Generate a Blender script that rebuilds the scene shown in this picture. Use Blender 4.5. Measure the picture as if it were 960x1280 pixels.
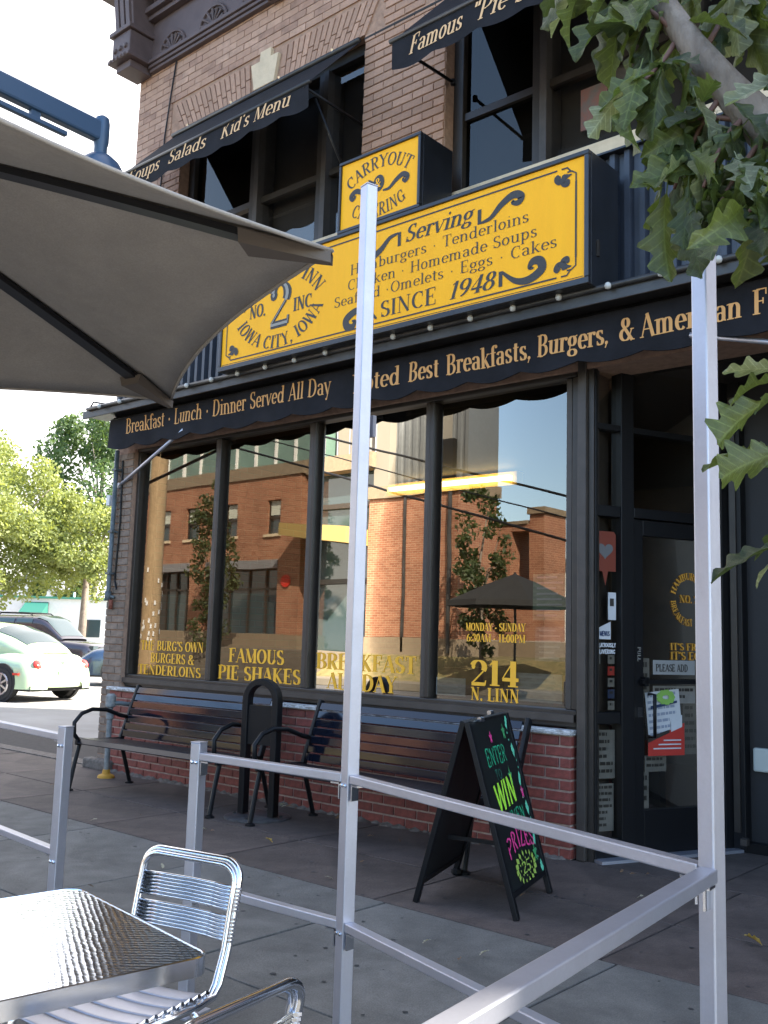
import bpy, math, random
from mathutils import Vector, Matrix, Euler
R = math.radians
random.seed(7)
for o in list(bpy.data.objects): bpy.data.objects.remove(o)
scn = bpy.context.scene
COL = scn.collection

# ---------------------------------------------------------------- camera
cam_d = bpy.data.cameras.new('camera'); cam = bpy.data.objects.new('camera', cam_d); COL.objects.link(cam)
cam_d.sensor_fit = 'HORIZONTAL'; cam_d.sensor_width = 36.0; cam_d.lens = 1211.48/960*36.0
cam_d.clip_start = 0.05; cam_d.clip_end = 2000
yaw, pitch, roll = R(41.17), R(7.383), R(1.695)
fw = Vector((-math.sin(yaw)*math.cos(pitch), math.cos(yaw)*math.cos(pitch), math.sin(pitch)))
rt = Vector((math.cos(yaw), math.sin(yaw), 0)); up = rt.cross(fw)
r2 = rt*math.cos(roll)+up*math.sin(roll); u2 = -rt*math.sin(roll)+up*math.cos(roll)
mw = Matrix((r2, u2, -fw)).transposed().to_4x4(); mw.translation = Vector((0, -5.2875, 1.28))
cam.matrix_world = mw
scn.camera = cam

# ---------------------------------------------------------------- light
SUN_AZ = R(53); SUN_EL = R(40)          # azimuth clockwise from +Y
w = bpy.data.worlds.new('World'); scn.world = w; w.use_nodes = True
nt = w.node_tree; nt.nodes.clear()
sky = nt.nodes.new('ShaderNodeTexSky'); sky.sky_type = 'NISHITA'; sky.sun_disc = False
sky.sun_elevation = SUN_EL; sky.sun_rotation = SUN_AZ; sky.air_density = 1.0; sky.dust_density = .8; sky.ozone_density = 2
bg = nt.nodes.new('ShaderNodeBackground'); bg.inputs[1].default_value = 0.13
wo = nt.nodes.new('ShaderNodeOutputWorld')
# thin bright haze over the sky on the building's side, clear blue behind the camera
geo = nt.nodes.new('ShaderNodeTexCoord'); dt = nt.nodes.new('ShaderNodeVectorMath'); dt.operation = 'DOT_PRODUCT'; dt.inputs[1].default_value = (-.35, .93, .0)
mr = nt.nodes.new('ShaderNodeMapRange'); mr.interpolation_type = 'SMOOTHSTEP'; mr.inputs[1].default_value = -.45; mr.inputs[2].default_value = .55; mr.inputs[3].default_value = 0.0; mr.inputs[4].default_value = .78
hz = nt.nodes.new('ShaderNodeMixRGB'); hz.inputs[2].default_value = (5.0, 4.6, 4.25, 1)
nt.links.new(geo.outputs['Generated'], dt.inputs[0]); nt.links.new(dt.outputs['Value'], mr.inputs[0]); nt.links.new(mr.outputs[0], hz.inputs[0]); nt.links.new(sky.outputs[0], hz.inputs[1])
nt.links.new(hz.outputs[0], bg.inputs[0]); nt.links.new(bg.outputs[0], wo.inputs[0])
sd = bpy.data.lights.new('sun', 'SUN'); sd.energy = 4.5; sd.angle = R(0.5); sd.color = (1, .93, .82)
so = bpy.data.objects.new('sun', sd); COL.objects.link(so)
sdir = Vector((math.sin(SUN_AZ)*math.cos(SUN_EL), math.cos(SUN_AZ)*math.cos(SUN_EL), math.sin(SUN_EL)))
so.rotation_euler = sdir.to_track_quat('Z', 'Y').to_euler(); so.location = (0, 0, 30)
scn.view_settings.view_transform = 'Standard'; scn.view_settings.look = 'None'
scn.view_settings.exposure = 2.3; scn.view_settings.gamma = 1

# ---------------------------------------------------------------- materials
MATS = {}
def mat(name, col, rough=.6, speck=0., *,  metal=0., var=0., vscale=8., col2=None, bump=0., bscale=40., rnd=0., spec=None, emit=None, estr=0., trans=0., stretch=None, coat=0.):
    if name in MATS: return MATS[name]
    m = bpy.data.materials.new(name); m.use_nodes = True; n = m.node_tree.nodes; L = m.node_tree.links
    b = n['Principled BSDF']; b.inputs['Roughness'].default_value = rough; b.inputs['Metallic'].default_value = metal
    if spec is not None: b.inputs['Specular IOR Level'].default_value = spec
    if coat: b.inputs['Coat Weight'].default_value = coat; b.inputs['Coat Roughness'].default_value = .08
    c = (*col, 1); b.inputs['Base Color'].default_value = c
    tc = n.new('ShaderNodeTexCoord'); src = tc.outputs['Object']
    if stretch:
        mp = n.new('ShaderNodeMapping'); mp.inputs['Scale'].default_value = stretch; L.new(src, mp.inputs[0]); src = mp.outputs[0]
    if var or col2:
        no = n.new('ShaderNodeTexNoise'); no.inputs['Scale'].default_value = vscale; no.inputs['Detail'].default_value = 6; no.inputs['Roughness'].default_value = .65
        L.new(src, no.inputs['Vector'])
        cr = n.new('ShaderNodeValToRGB'); cr.color_ramp.elements[0].position = .35; cr.color_ramp.elements[1].position = .68
        k2 = col2 if col2 else tuple(min(1, x*(1+var)) for x in col); k1 = col if col2 else tuple(x*(1-var) for x in col)
        cr.color_ramp.elements[0].color = (*k1, 1); cr.color_ramp.elements[1].color = (*k2, 1)
        L.new(no.outputs[0], cr.inputs[0]); out = cr.outputs[0]
        L.new(out, b.inputs['Base Color'])
    else: out = None
    if speck:
        ns = n.new('ShaderNodeTexNoise'); ns.inputs['Scale'].default_value = 170; ns.inputs['Detail'].default_value = 3; L.new(src, ns.inputs['Vector'])
        nl = n.new('ShaderNodeTexNoise'); nl.inputs['Scale'].default_value = 7; nl.inputs['Detail'].default_value = 8; nl.inputs['Roughness'].default_value = .75; L.new(src, nl.inputs['Vector'])
        am = n.new('ShaderNodeMath'); am.operation = 'MULTIPLY'; L.new(ns.outputs[0], am.inputs[0]); L.new(nl.outputs[0], am.inputs[1])
        ms = n.new('ShaderNodeMapRange'); ms.inputs[1].default_value = .12; ms.inputs[2].default_value = .40; ms.inputs[3].default_value = 1-speck; ms.inputs[4].default_value = 1+speck; L.new(am.outputs[0], ms.inputs[0])
        h2 = n.new('ShaderNodeHueSaturation'); h2.inputs['Color'].default_value = c; L.new(ms.outputs[0], h2.inputs['Value'])
        if out: L.new(out, h2.inputs['Color'])
        out = h2.outputs[0]; L.new(out, b.inputs['Base Color'])
    if rnd:
        oi = n.new('ShaderNodeObjectInfo'); ma = n.new('ShaderNodeMapRange'); ma.inputs[3].default_value = 1-rnd; ma.inputs[4].default_value = 1+rnd
        L.new(oi.outputs['Random'], ma.inputs[0])
        hs = n.new('ShaderNodeHueSaturation'); hs.inputs['Color'].default_value = c
        if out: L.new(out, hs.inputs['Color'])
        L.new(ma.outputs[0], hs.inputs['Value']); L.new(hs.outputs[0], b.inputs['Base Color'])
    if bump:
        nb = n.new('ShaderNodeTexNoise'); nb.inputs['Scale'].default_value = bscale; nb.inputs['Detail'].default_value = 5; L.new(src, nb.inputs['Vector'])
        bp = n.new('ShaderNodeBump'); bp.inputs['Strength'].default_value = bump; bp.inputs['Distance'].default_value = .01
        L.new(nb.outputs[0], bp.inputs['Height']); L.new(bp.outputs[0], b.inputs['Normal'])
    if emit: b.inputs['Emission Color'].default_value = (*emit, 1); b.inputs['Emission Strength'].default_value = estr
    MATS[name] = m; return m

def glass(name, refl=.3, tint=(.75, .78, .76), rough=0., waviness=0., fk=1.):
    m = bpy.data.materials.new(name); m.use_nodes = True; n = m.node_tree.nodes; L = m.node_tree.links; n.clear()
    o = n.new('ShaderNodeOutputMaterial'); mx = n.new('ShaderNodeMixShader'); t = n.new('ShaderNodeBsdfTransparent'); g = n.new('ShaderNodeBsdfGlossy')
    t.inputs[0].default_value = (*tint, 1); g.inputs['Color'].default_value = (1, .94, .84, 1); g.inputs['Roughness'].default_value = rough
    lw = n.new('ShaderNodeFresnel'); lw.inputs[0].default_value = 1.5
    ad = n.new('ShaderNodeMath'); ad.operation = 'MULTIPLY_ADD'; ad.inputs[2].default_value = refl; ad.use_clamp = True; ad.inputs[1].default_value = fk
    L.new(lw.outputs[0], ad.inputs[0]); L.new(ad.outputs[0], mx.inputs[0]); L.new(t.outputs[0], mx.inputs[1]); L.new(g.outputs[0], mx.inputs[2]); L.new(mx.outputs[0], o.inputs[0])
    if waviness:
        tc = n.new('ShaderNodeTexCoord'); nb = n.new('ShaderNodeTexNoise'); nb.inputs['Scale'].default_value = .9; L.new(tc.outputs['Object'], nb.inputs['Vector'])
        bp = n.new('ShaderNodeBump'); bp.inputs['Strength'].default_value = waviness; bp.inputs['Distance'].default_value = .02
        L.new(nb.outputs[0], bp.inputs['Height']); L.new(bp.outputs[0], g.inputs['Normal'])
    MATS[name] = m; return m

def brickmat(name, c1, c2, mortar, scale=1., w=.203, h=.0677, ms=.012, vert='z'):
    m = bpy.data.materials.new(name); m.use_nodes = True; n = m.node_tree.nodes; L = m.node_tree.links; b = n['Principled BSDF']; b.inputs['Roughness'].default_value = .85
    tc = n.new('ShaderNodeTexCoord'); sp = n.new('ShaderNodeSeparateXYZ'); L.new(tc.outputs['Object'], sp.inputs[0])
    ad = n.new('ShaderNodeMath'); ad.operation = 'ADD'; L.new(sp.outputs[0], ad.inputs[0]); L.new(sp.outputs[1], ad.inputs[1])
    cb = n.new('ShaderNodeCombineXYZ'); L.new(ad.outputs[0], cb.inputs[0]); L.new(sp.outputs[2], cb.inputs[1])
    br = n.new('ShaderNodeTexBrick'); L.new(cb.outputs[0], br.inputs['Vector']); br.inputs['Scale'].default_value = 1
    br.inputs['Brick Width'].default_value = w; br.inputs['Row Height'].default_value = h; br.inputs['Mortar Size'].default_value = ms*.5
    br.inputs['Color1'].default_value = (*c1, 1); br.inputs['Color2'].default_value = (*c2, 1); br.inputs['Mortar'].default_value = (*mortar, 1); br.inputs['Mortar Smooth'].default_value = .3
    no = n.new('ShaderNodeTexNoise'); no.inputs['Scale'].default_value = 1.2; no.inputs['Detail'].default_value = 8; L.new(tc.outputs['Object'], no.inputs['Vector'])
    hs = n.new('ShaderNodeHueSaturation'); mr = n.new('ShaderNodeMapRange'); mr.inputs[3].default_value = .6; mr.inputs[4].default_value = 1.4; L.new(no.outputs[0], mr.inputs[0])
    L.new(br.outputs[0], hs.inputs['Color']); L.new(mr.outputs[0], hs.inputs['Value']); L.new(hs.outputs[0], b.inputs['Base Color'])
    bp = n.new('ShaderNodeBump'); bp.inputs['Strength'].default_value = .5; bp.inputs['Distance'].default_value = .01; bp.invert = True
    L.new(br.outputs[1], bp.inputs['Height']); L.new(bp.outputs[0], b.inputs['Normal'])
    MATS[name] = m; return m

M = dict(
 tanbrick=mat('tan_brick', (.40, .245, .17), .85, var=.10, vscale=30, bump=.5, bscale=90, rnd=.14),
 tanbrick2=mat('tan_brick_field', (.37, .225, .155), .85, col2=(.43, .27, .19), vscale=9, bump=.5, bscale=90),
 mortar=mat('tan_mortar', (.34, .215, .15), .95, var=.2, vscale=20, bump=.5),
 pilbrick=mat('painted_pilaster_brick', (.21, .155, .115), .8, var=.22, vscale=14, bump=.5, bscale=60, rnd=.15),
 redbrick=mat('red_brick', (.19, .044, .032), .6, var=.28, vscale=22, bump=.35, bscale=120, rnd=.16),
 pmortar=mat('pale_mortar', (.40, .30, .25), .95, var=.2, vscale=30, bump=.5),
 stone=mat('cream_stone', (.62, .5, .34), .8, var=.12, vscale=6, bump=.3),
 ledge=mat('worn_white_ledge', (.16, .15, .13), .5, col2=(.75, .77, .78), vscale=22, bump=.3, stretch=(1, 3, 3)),
 cornice=mat('brown_painted_metal_cornice', (.10, .070, .068), .6, var=.15, vscale=5),
 bronze=mat('dark_bronze_frame', (.034, .028, .023), .4, var=.15, vscale=6, spec=.4),
 bronzel=mat('bronze_sill', (.05, .041, .034), .5, var=.2, vscale=8),
 black=mat('black_metal', (.006, .006, .007), .42, spec=.25),
 fabric=mat('black_awning_fabric', (.013, .013, .016), .8, var=.3, vscale=4, bump=.2, bscale=200, spec=.2),
 rail=mat('dull_metal_rail', (.05, .048, .046), .4, metal=.3, var=.4, vscale=3),
 bulb=mat('frosted_bulb', (.5, .49, .45), .25),
 gold=mat('orange_gold_print', (.66, .33, .10), .6),
 pale=mat('peach_print', (.72, .45, .22), .6),
 yellow=mat('yellow_sign_face', (1.0, .46, .012), .5, .04, spec=.2, var=.035, vscale=1.6, stretch=(3, 1, .5)),
 ink=mat('dark_sign_print', (.028, .024, .02), .5),
 signbox=mat('black_sign_box', (.012, .013, .016), .35, var=.3, vscale=6, spec=.6),
 corr=mat('dark_blue_corrugated_metal', (.022, .028, .042), .42, var=.25, vscale=3, spec=.6),
 winyel=mat('yellow_window_vinyl', (.90, .45, .025), .5),
 alu=mat('brushed_aluminium', (.50, .51, .57),   .46, .03, metal=.85, var=.06, vscale=5, bump=.03, bscale=70),
 chrome=mat('polished_aluminium', (.72, .74, .78), .16, metal=1.),
 bench=mat('glossy_black_bench', (.004, .006, .013), .08, spec=.6, coat=.15, bump=.015, bscale=5),
 dark=mat('interior_dark', (.016, .012, .009), .7),
 darkwall=mat('dark_grey_wall', (.011, .011, .013), .6, var=.1),
 board=mat('blackboard', (.006, .008, .008), .5, var=.3, vscale=5),
 umb=mat('taupe_canvas', (.335, .300, .26), .85, .12, var=.05, vscale=3, bump=.9, bscale=5.5, stretch=(1, 1, 2.5)),
 rib=mat('black_umbrella_rib', (.012, .012, .014), .5),
 asphalt=mat('asphalt', (.055, .056, .06), .9, var=.2, vscale=3, bump=.5, bscale=90),
 concrete=mat('street_concrete', (.25, .24, .22), .9, var=.15, vscale=1.5, bump=.4, bscale=60),
 lampblue=mat('dark_blue_lamp_paint', (.035, .075, .135), .4),
 white=mat('white_paint', (.75, .74, .72), .6, var=.05),
 grass=mat('dry_grass', (.09, .085, .03), .9, col2=(.2, .15, .065), vscale=6),
 bark=mat('oak_bark', (.14, .11, .085), .85, col2=(.26, .215, .17), vscale=24, bump=.8, bscale=60, stretch=(1, 1, .35)),
 twig=mat('red_brown_twig', (.14, .07, .05), .7),
 wood=mat('pole_wood', (.32, .22, .12), .9, col2=(.42, .3, .17), vscale=10, stretch=(3, 3, .3)),
 tyre=mat('tyre_rubber', (.015, .015, .016), .8),
 rim=mat('alloy_rim', (.5, .5, .52), .3, metal=.9),
 beetle=mat('pale_green_car_paint', (.48, .62, .38), .25, coat=.8),
 suvp=mat('dark_plum_car_paint', (.022, .02, .028), .25, coat=.8),
 bluecar=mat('dark_blue_car_paint', (.02, .04, .08), .25, coat=.8),
 carglass=mat('car_glass', (.03, .05, .055), .05, spec=.9),
 benchseat=mat('black_bench_seat', (.005, .006, .010), .3, spec=.2),
 oppstone=mat('opposite_stone', (.22, .17, .115), .8, var=.12),
 red=mat('red_lens', (.6, .03, .02), .2, coat=.6),
 concraw=mat('rough_concrete_base', (.09, .075, .062), .95, col2=(.19, .165, .14), vscale=18, bump=1., bscale=30),
 pipe=mat('grey_conduit', (.10, .12, .125), .5, var=.3, vscale=12),
 yband=mat('yellow_pipe_base', (.5, .26, .03), .7),
 rust=mat('rusty_pipe_end', (.2, .06, .035), .8),
)
M['glass'] = glass('shop_glass', .10, (.60, .58, .52), waviness=.05)
M['upglass'] = glass('upper_glass', .0, (.35, .35, .35), waviness=.06, fk=1.2)
M['screenglass'] = glass('screened_glass', .0, (.75, .75, .75), fk=.12)
M['doorglass'] = glass('door_glass', .06, (.85, .84, .8), fk=.6)
M['curtain'] = glass('green_curtain_glass', .25, (.3, .42, .38))
M['oppbrick'] = brickmat('opposite_brick', (.24, .088, .045), (.33, .145, .08), (.42, .30, .2))

# ---------------------------------------------------------------- helpers
class MB:
    def __init__(s): s.v = []; s.f = []
    def add(s, vs, fs):
        k = len(s.v); s.v += [tuple(x) for x in vs]; s.f += [tuple(i+k for i in f) for f in fs]; return s
    def box(s, x0, x1, y0, y1, z0, z1, T=None):
        vs = [Vector((x, y, z)) for z in (z0, z1) for y in (y0, y1) for x in (x0, x1)]
        if T is not None: vs = [T @ v for v in vs]
        return s.add(vs, [(0, 2, 3, 1), (4, 5, 7, 6), (0, 1, 5, 4), (1, 3, 7, 5), (3, 2, 6, 7), (2, 0, 4, 6)])
    def bar(s, a, b, w, h, up=(0, 0, 1)):
        a, b = Vector(a), Vector(b); d = (b-a).normalized(); u = Vector(up)
        if abs(d.dot(u)) > .98: u = Vector((1, 0, 0))
        sx = d.cross(u).normalized(); uz = sx.cross(d).normalized()
        vs = [p+sx*i*w/2+uz*j*h/2 for p in (a, b) for i, j in ((-1, -1), (1, -1), (1, 1), (-1, 1))]
        return s.add(vs, [(0, 1, 2, 3), (7, 6, 5, 4), (0, 4, 5, 1), (1, 5, 6, 2), (2, 6, 7, 3), (3, 7, 4, 0)])
    def tube(s, pts, r, n=10, closed=False):
        pts = [Vector(p) for p in pts]; rs = r if isinstance(r, (list, tuple)) else [r]*len(pts); N = len(pts); rings = []; prev = None; k = len(s.v)
        for i, p in enumerate(pts):
            if closed: t = pts[(i+1) % N]-pts[i-1]
            else: t = pts[min(i+1, N-1)]-pts[max(i-1, 0)]
            t.normalize()
            if prev is None: u = t.orthogonal().normalized()
            else: u = (prev-t*prev.dot(t)).normalized()
            prev = u; v = t.cross(u)
            s.v += [tuple(p+(u*math.cos(2*math.pi*j/n)+v*math.sin(2*math.pi*j/n))*rs[i]) for j in range(n)]
        for i in range(N if closed else N-1):
            a = k+i*n; b = k+((i+1) % N)*n
            for j in range(n): s.f.append((a+j, a+(j+1) % n, b+(j+1) % n, b+j))
        if not closed: s.f.append(tuple(k+j for j in range(n))[::-1]); s.f.append(tuple(k+(N-1)*n+j for j in range(n)))
        return s
    def lathe(s, prof, c=(0, 0, 0), n=20, T=None):
        k = len(s.v); c = Vector(c)
        for r, z in prof:
            for j in range(n):
                p = Vector((r*math.cos(2*math.pi*j/n), r*math.sin(2*math.pi*j/n), z))
                if T is not None: p = T @ p
                s.v.append(tuple(p+c))
        for i in range(len(prof)-1):
            for j in range(n): s.f.append((k+i*n+j, k+i*n+(j+1) % n, k+(i+1)*n+(j+1) % n, k+(i+1)*n+j))
        s.f.append(tuple(k+j for j in range(n))[::-1]); s.f.append(tuple(k+(len(prof)-1)*n+j for j in range(n)))
        return s
    def prism(s, poly, fn, d0, d1):       # poly 2-D, fn(u,v,d)->3-D
        n = len(poly); vs = [fn(u, v, d0) for u, v in poly]+[fn(u, v, d1) for u, v in poly]
        return s.add(vs, [tuple(range(n))[::-1], tuple(range(n, 2*n))]+[(i, (i+1) % n, (i+1) % n+n, i+n) for i in range(n)])
    def grid(s, fn, nu, nv):
        k = len(s.v)
        for i in range(nu+1):
            for j in range(nv+1): s.v.append(tuple(fn(i/nu, j/nv)))
        for i in range(nu):
            for j in range(nv):
                a = k+i*(nv+1)+j; s.f.append((a, a+1, a+nv+2, a+nv+1))
        return s
    def build(s, name, m, parent=None, smooth=False, bevel=0, fixn=True):
        me = bpy.data.meshes.new(name); me.from_pydata(s.v, [], s.f); me.materials.append(MATS[m] if isinstance(m, str) and m in MATS else (M[m] if isinstance(m, str) else m))
        if fixn and len(s.f) < 60000:
            import bmesh
            bm = bmesh.new(); bm.from_mesh(me); bmesh.ops.recalc_face_normals(bm, faces=bm.faces); bm.to_mesh(me); bm.free()
        if smooth: me.polygons.foreach_set('use_smooth', [True]*len(me.polygons))
        o = bpy.data.objects.new(name, me); COL.objects.link(o)
        if parent is not None: o.parent = parent
        if bevel:
            b = o.modifiers.new('bevel', 'BEVEL'); b.width = bevel; b.segments = 2; b.limit_method = 'ANGLE'
        if smooth == 'auto' or smooth == 2:
            e = o.modifiers.new('edge', 'EDGE_SPLIT'); e.split_angle = R(35)
        return o
def tag(o, label=None, cat=None, group=None, kind=None):
    if label: o['label'] = label
    if cat: o['category'] = cat
    if group: o['group'] = group
    if kind: o['kind'] = kind
    return o
def thing(name, label, cat, loc=(0, 0, 0), rz=0, group=None):
    o = bpy.data.objects.new(name, None); COL.objects.link(o); o.location = loc; o.rotation_euler.z = rz; o.empty_display_size = .1
    return tag(o, label, cat, group)
def inst(src, name, parent, loc=(0, 0, 0), rot=(0, 0, 0), sc=(1, 1, 1)):
    o = bpy.data.objects.new(name, src.data if hasattr(src, 'data') else src); COL.objects.link(o); o.parent = parent
    o.location = loc; o.rotation_euler = rot; o.scale = sc; return o
def copy_tree(o, parent=None):
    c = o.copy(); COL.objects.link(c); c.parent = parent
    for ch in list(o.children): copy_tree(ch, c)
    return c
def V(*a): return Vector(a)

# ---------------------------------------------------------------- hand-made roman lettering (stroke glyphs, broad-nib contrast)
def _g():
    G = {}
    def g(c, adv, *st): G[c] = (adv, st)
    s = 's'; t = 't'; l = 'l'; a = 'a'; f = 'f'; d = 'd'; h = 'h'
    g('A', .76, (t,.08,0,.37,1), (l,.37,1,.66,0), (t,.2,.34,.52,.34), (f,.08,0), (f,.66,0))
    g('B', .72, (s,.17,0,1,3), (t,.17,1,.36,1), (a,.36,.76,.19,.24,90,-90), (t,.17,.52,.38,.52), (a,.38,.26,.22,.26,90,-90), (t,.17,0,.38,0))
    g('C', .72, (a,.4,.5,.3,.5,52,310), (t,.6,.66,.6,.97))
    g('D', .78, (s,.17,0,1,3), (t,.17,1,.36,1), (a,.36,.5,.3,.5,90,-90), (t,.17,0,.36,0))
    g('E', .68, (s,.17,0,1,3), (t,.17,1,.56,1), (t,.56,1.02,.56,.78), (t,.17,.52,.44,.52), (t,.44,.4,.44,.64), (t,.17,0,.58,0), (t,.58,-.02,.58,.25))
    g('F', .64, (s,.17,0,1,3), (t,.17,1,.56,1), (t,.56,1.02,.56,.76), (t,.17,.52,.44,.52), (t,.44,.4,.44,.64))
    g('G', .78, (a,.4,.5,.3,.5,52,318), (t,.6,.66,.6,.97), (s,.61,.05,.42,2))
    g('H', .82, (s,.17,0,1,3), (s,.65,0,1,3), (t,.17,.52,.65,.52))
    g('I', .36, (s,.18,0,1,3))
    g('K', .78, (s,.17,0,1,3), (t,.6,1,.2,.42), (l,.3,.54,.64,0), (f,.6,1), (f,.64,0))
    g('L', .64, (s,.17,0,1,3), (t,.17,0,.56,0), (t,.56,-.02,.56,.3))
    g('M', .96, (t,.15,0,.15,1), (l,.15,1,.47,.05), (t,.47,.05,.79,1), (s,.79,0,1,3), (f,.15,0), (f,.13,1))
    g('N', .82, (t,.16,0,.16,1), (l,.16,1,.65,0), (t,.65,0,.65,1), (f,.16,0), (f,.13,1), (f,.65,1))
    g('O', .8, (a,.4,.5,.3,.5,0,360))
    g('P', .68, (s,.17,0,1,3), (t,.17,1,.36,1), (a,.36,.74,.22,.26,90,-90), (t,.17,.48,.36,.48))
    g('R', .76, (s,.17,0,1,3), (t,.17,1,.36,1), (a,.36,.75,.21,.25,90,-90), (t,.17,.5,.36,.5), (l,.36,.48,.62,0), (f,.65,0))
    g('S', .6, (a,.3,.74,.19,.25,40,250), (l,.2,.58,.4,.42), (a,.3,.26,.2,.26,60,-150), (t,.46,.74,.46,.98), (t,.1,.02,.1,.3))
    g('T', .7, (s,.35,0,1,1), (t,.06,1,.64,1), (t,.06,.76,.06,1.02), (t,.64,.76,.64,1.02))
    g('U', .78, (s,.17,.28,1,2), (a,.39,.3,.22,.3,180,360), (t,.61,.28,.61,1), (f,.61,1))
    g('V', .72, (l,.08,1,.36,0), (t,.36,0,.64,1), (f,.08,1), (f,.64,1))
    g('W', 1.02, (l,.06,1,.29,0), (t,.29,0,.51,1), (l,.51,1,.74,0), (t,.74,0,.96,1), (f,.06,1), (f,.51,1), (f,.94,1))
    g('X', .7, (l,.08,1,.6,0), (t,.6,1,.08,0), (f,.08,1), (f,.6,1), (f,.08,0), (f,.6,0))
    g('Y', .72, (l,.08,1,.36,.48), (t,.64,1,.36,.48), (s,.36,0,.48,1), (f,.08,1), (f,.64,1))
    g('Z', .66, (t,.1,1,.56,1), (l,.56,1,.1,0), (t,.1,0,.58,0), (t,.1,1,.1,.78), (t,.58,0,.58,.22))
    g('&', .84, (a,.36,.77,.16,.21,0,360), (l,.24,.64,.7,0), (a,.34,.26,.24,.27,110,335), (t,.54,.12,.7,.5), (f,.72,.5), (f,.74,0))
    g('0', .62, (a,.31,.5,.2,.5,0,360)); g('1', .46, (s,.25,0,1,1), (t,.08,.82,.25,1))
    g('2', .66, (a,.32,.72,.22,.28,165,-35), (t,.5,.56,.1,.07), (h,.08,.04,.56,.04), (d,.14,.74), (t,.57,0,.59,.2))
    g('3', .62, (a,.29,.76,.18,.24,150,-90), (a,.29,.27,.23,.27,90,-150), (d,.13,.8), (d,.11,.2))
    g('4', .66, (s,.43,0,1,1), (t,.43,1,.06,.3), (h,.06,.28,.62,.28))
    g('5', .62, (h,.16,.96,.52,.96), (t,.16,1,.14,.52), (a,.28,.3,.24,.31,125,-140), (d,.1,.16))
    g('6', .64, (a,.32,.3,.22,.3,0,360), (a,.5,.34,.4,.64,100,178)); g('8', .62, (a,.3,.76,.17,.24,0,360), (a,.3,.27,.22,.27,0,360))
    g('9', .64, (a,.31,.7,.22,.3,0,360), (a,.13,.66,.4,.64,-80,-2)); g('%', .9, (a,.2,.75,.13,.2,0,360), (a,.66,.25,.13,.2,0,360), (t,.68,1,.2,0))
    g('a', .6, (a,.27,.46,.17,.19,165,0), (s,.44,.02,.47,0), (t,.44,.04,.56,.02), (a,.28,.19,.17,.19,0,360))
    g('b', .62, (s,.16,0,1,4), (a,.34,.33,.19,.33,140,-140)); g('c', .52, (a,.3,.33,.2,.33,50,310), (d,.43,.54))
    g('d', .66, (a,.29,.33,.19,.33,40,320), (s,.49,0,1,4), (f,.54,0)); g('e', .56, (a,.3,.33,.2,.33,0,318), (t,.1,.35,.5,.35))
    g('f', .4, (s,.18,0,.82,1), (a,.32,.8,.14,.2,180,50), (t,.02,.64,.38,.64), (d,.4,.92))
    g('g', .58, (a,.27,.43,.17,.23,0,360), (a,.28,-.1,.2,.17,0,360), (t,.16,.24,.14,.06), (t,.4,.6,.56,.66))
    g('h', .68, (s,.16,0,1,5), (a,.34,.42,.17,.24,160,0), (s,.51,0,.44,1)); g('i', .33, (s,.17,0,.66,5), (d,.17,.9))
    g('k', .64, (s,.16,0,1,5), (t,.5,.66,.2,.28), (l,.28,.38,.52,0), (f,.5,.66), (f,.55,0)); g('l', .33, (s,.17,0,1,5))
    g('m', 1., (s,.16,0,.66,5), (a,.32,.42,.16,.24,160,0), (s,.48,0,.44,1), (a,.64,.42,.16,.24,160,0), (s,.8,0,.44,1))
    g('n', .68, (s,.16,0,.66,5), (a,.34,.42,.17,.24,160,0), (s,.51,0,.44,1)); g('o', .6, (a,.3,.33,.2,.33,0,360))
    g('p', .64, (s,.16,-.32,.66,5), (a,.34,.33,.19,.33,140,-140)); g('r', .48, (s,.16,0,.66,5), (a,.34,.44,.18,.22,165,70), (d,.4,.58))
    g('s', .5, (a,.25,.49,.14,.17,35,250), (l,.17,.4,.32,.27), (a,.25,.17,.15,.17,60,-150), (t,.38,.48,.38,.64), (t,.1,.02,.1,.2))
    g('t', .42, (s,.2,.12,.86,0), (a,.31,.14,.11,.14,180,300), (t,.04,.66,.38,.66)); g('u', .68, (s,.16,.2,.66,4), (a,.33,.2,.17,.2,180,350), (s,.51,0,.66,4), (f,.56,0))
    g('v', .58, (l,.07,.66,.29,0), (t,.29,0,.51,.66), (f,.07,.66), (f,.51,.66)); g('w', .84, (l,.06,.66,.24,0), (t,.24,0,.42,.66), (l,.42,.66,.6,0), (t,.6,0,.78,.66), (f,.07,.66), (f,.78,.66))
    g('y', .58, (l,.08,.66,.3,0), (t,.52,.66,.2,-.3), (f,.08,.66), (f,.52,.66), (d,.18,-.26))
    g('M2', .1); g('.', .26, (d,.12,.06)); g(',', .26, (d,.12,.06), (t,.15,.06,.06,-.16)); g("'", .24, (s,.12,.76,1,0)); g('"', .38, (s,.1,.76,1,0), (s,.27,.76,1,0))
    g('-', .42, (h,.06,.36,.34,.36)); g(':', .26, (d,.12,.1), (d,.12,.52)); g('*', .44, (d,.2,.37), (d,.22,.37), (d,.21,.41)); g(' ', .36); g('!', .3, (s,.14,.3,1,0), (d,.14,.06))
    return G
GL = _g()
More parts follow.
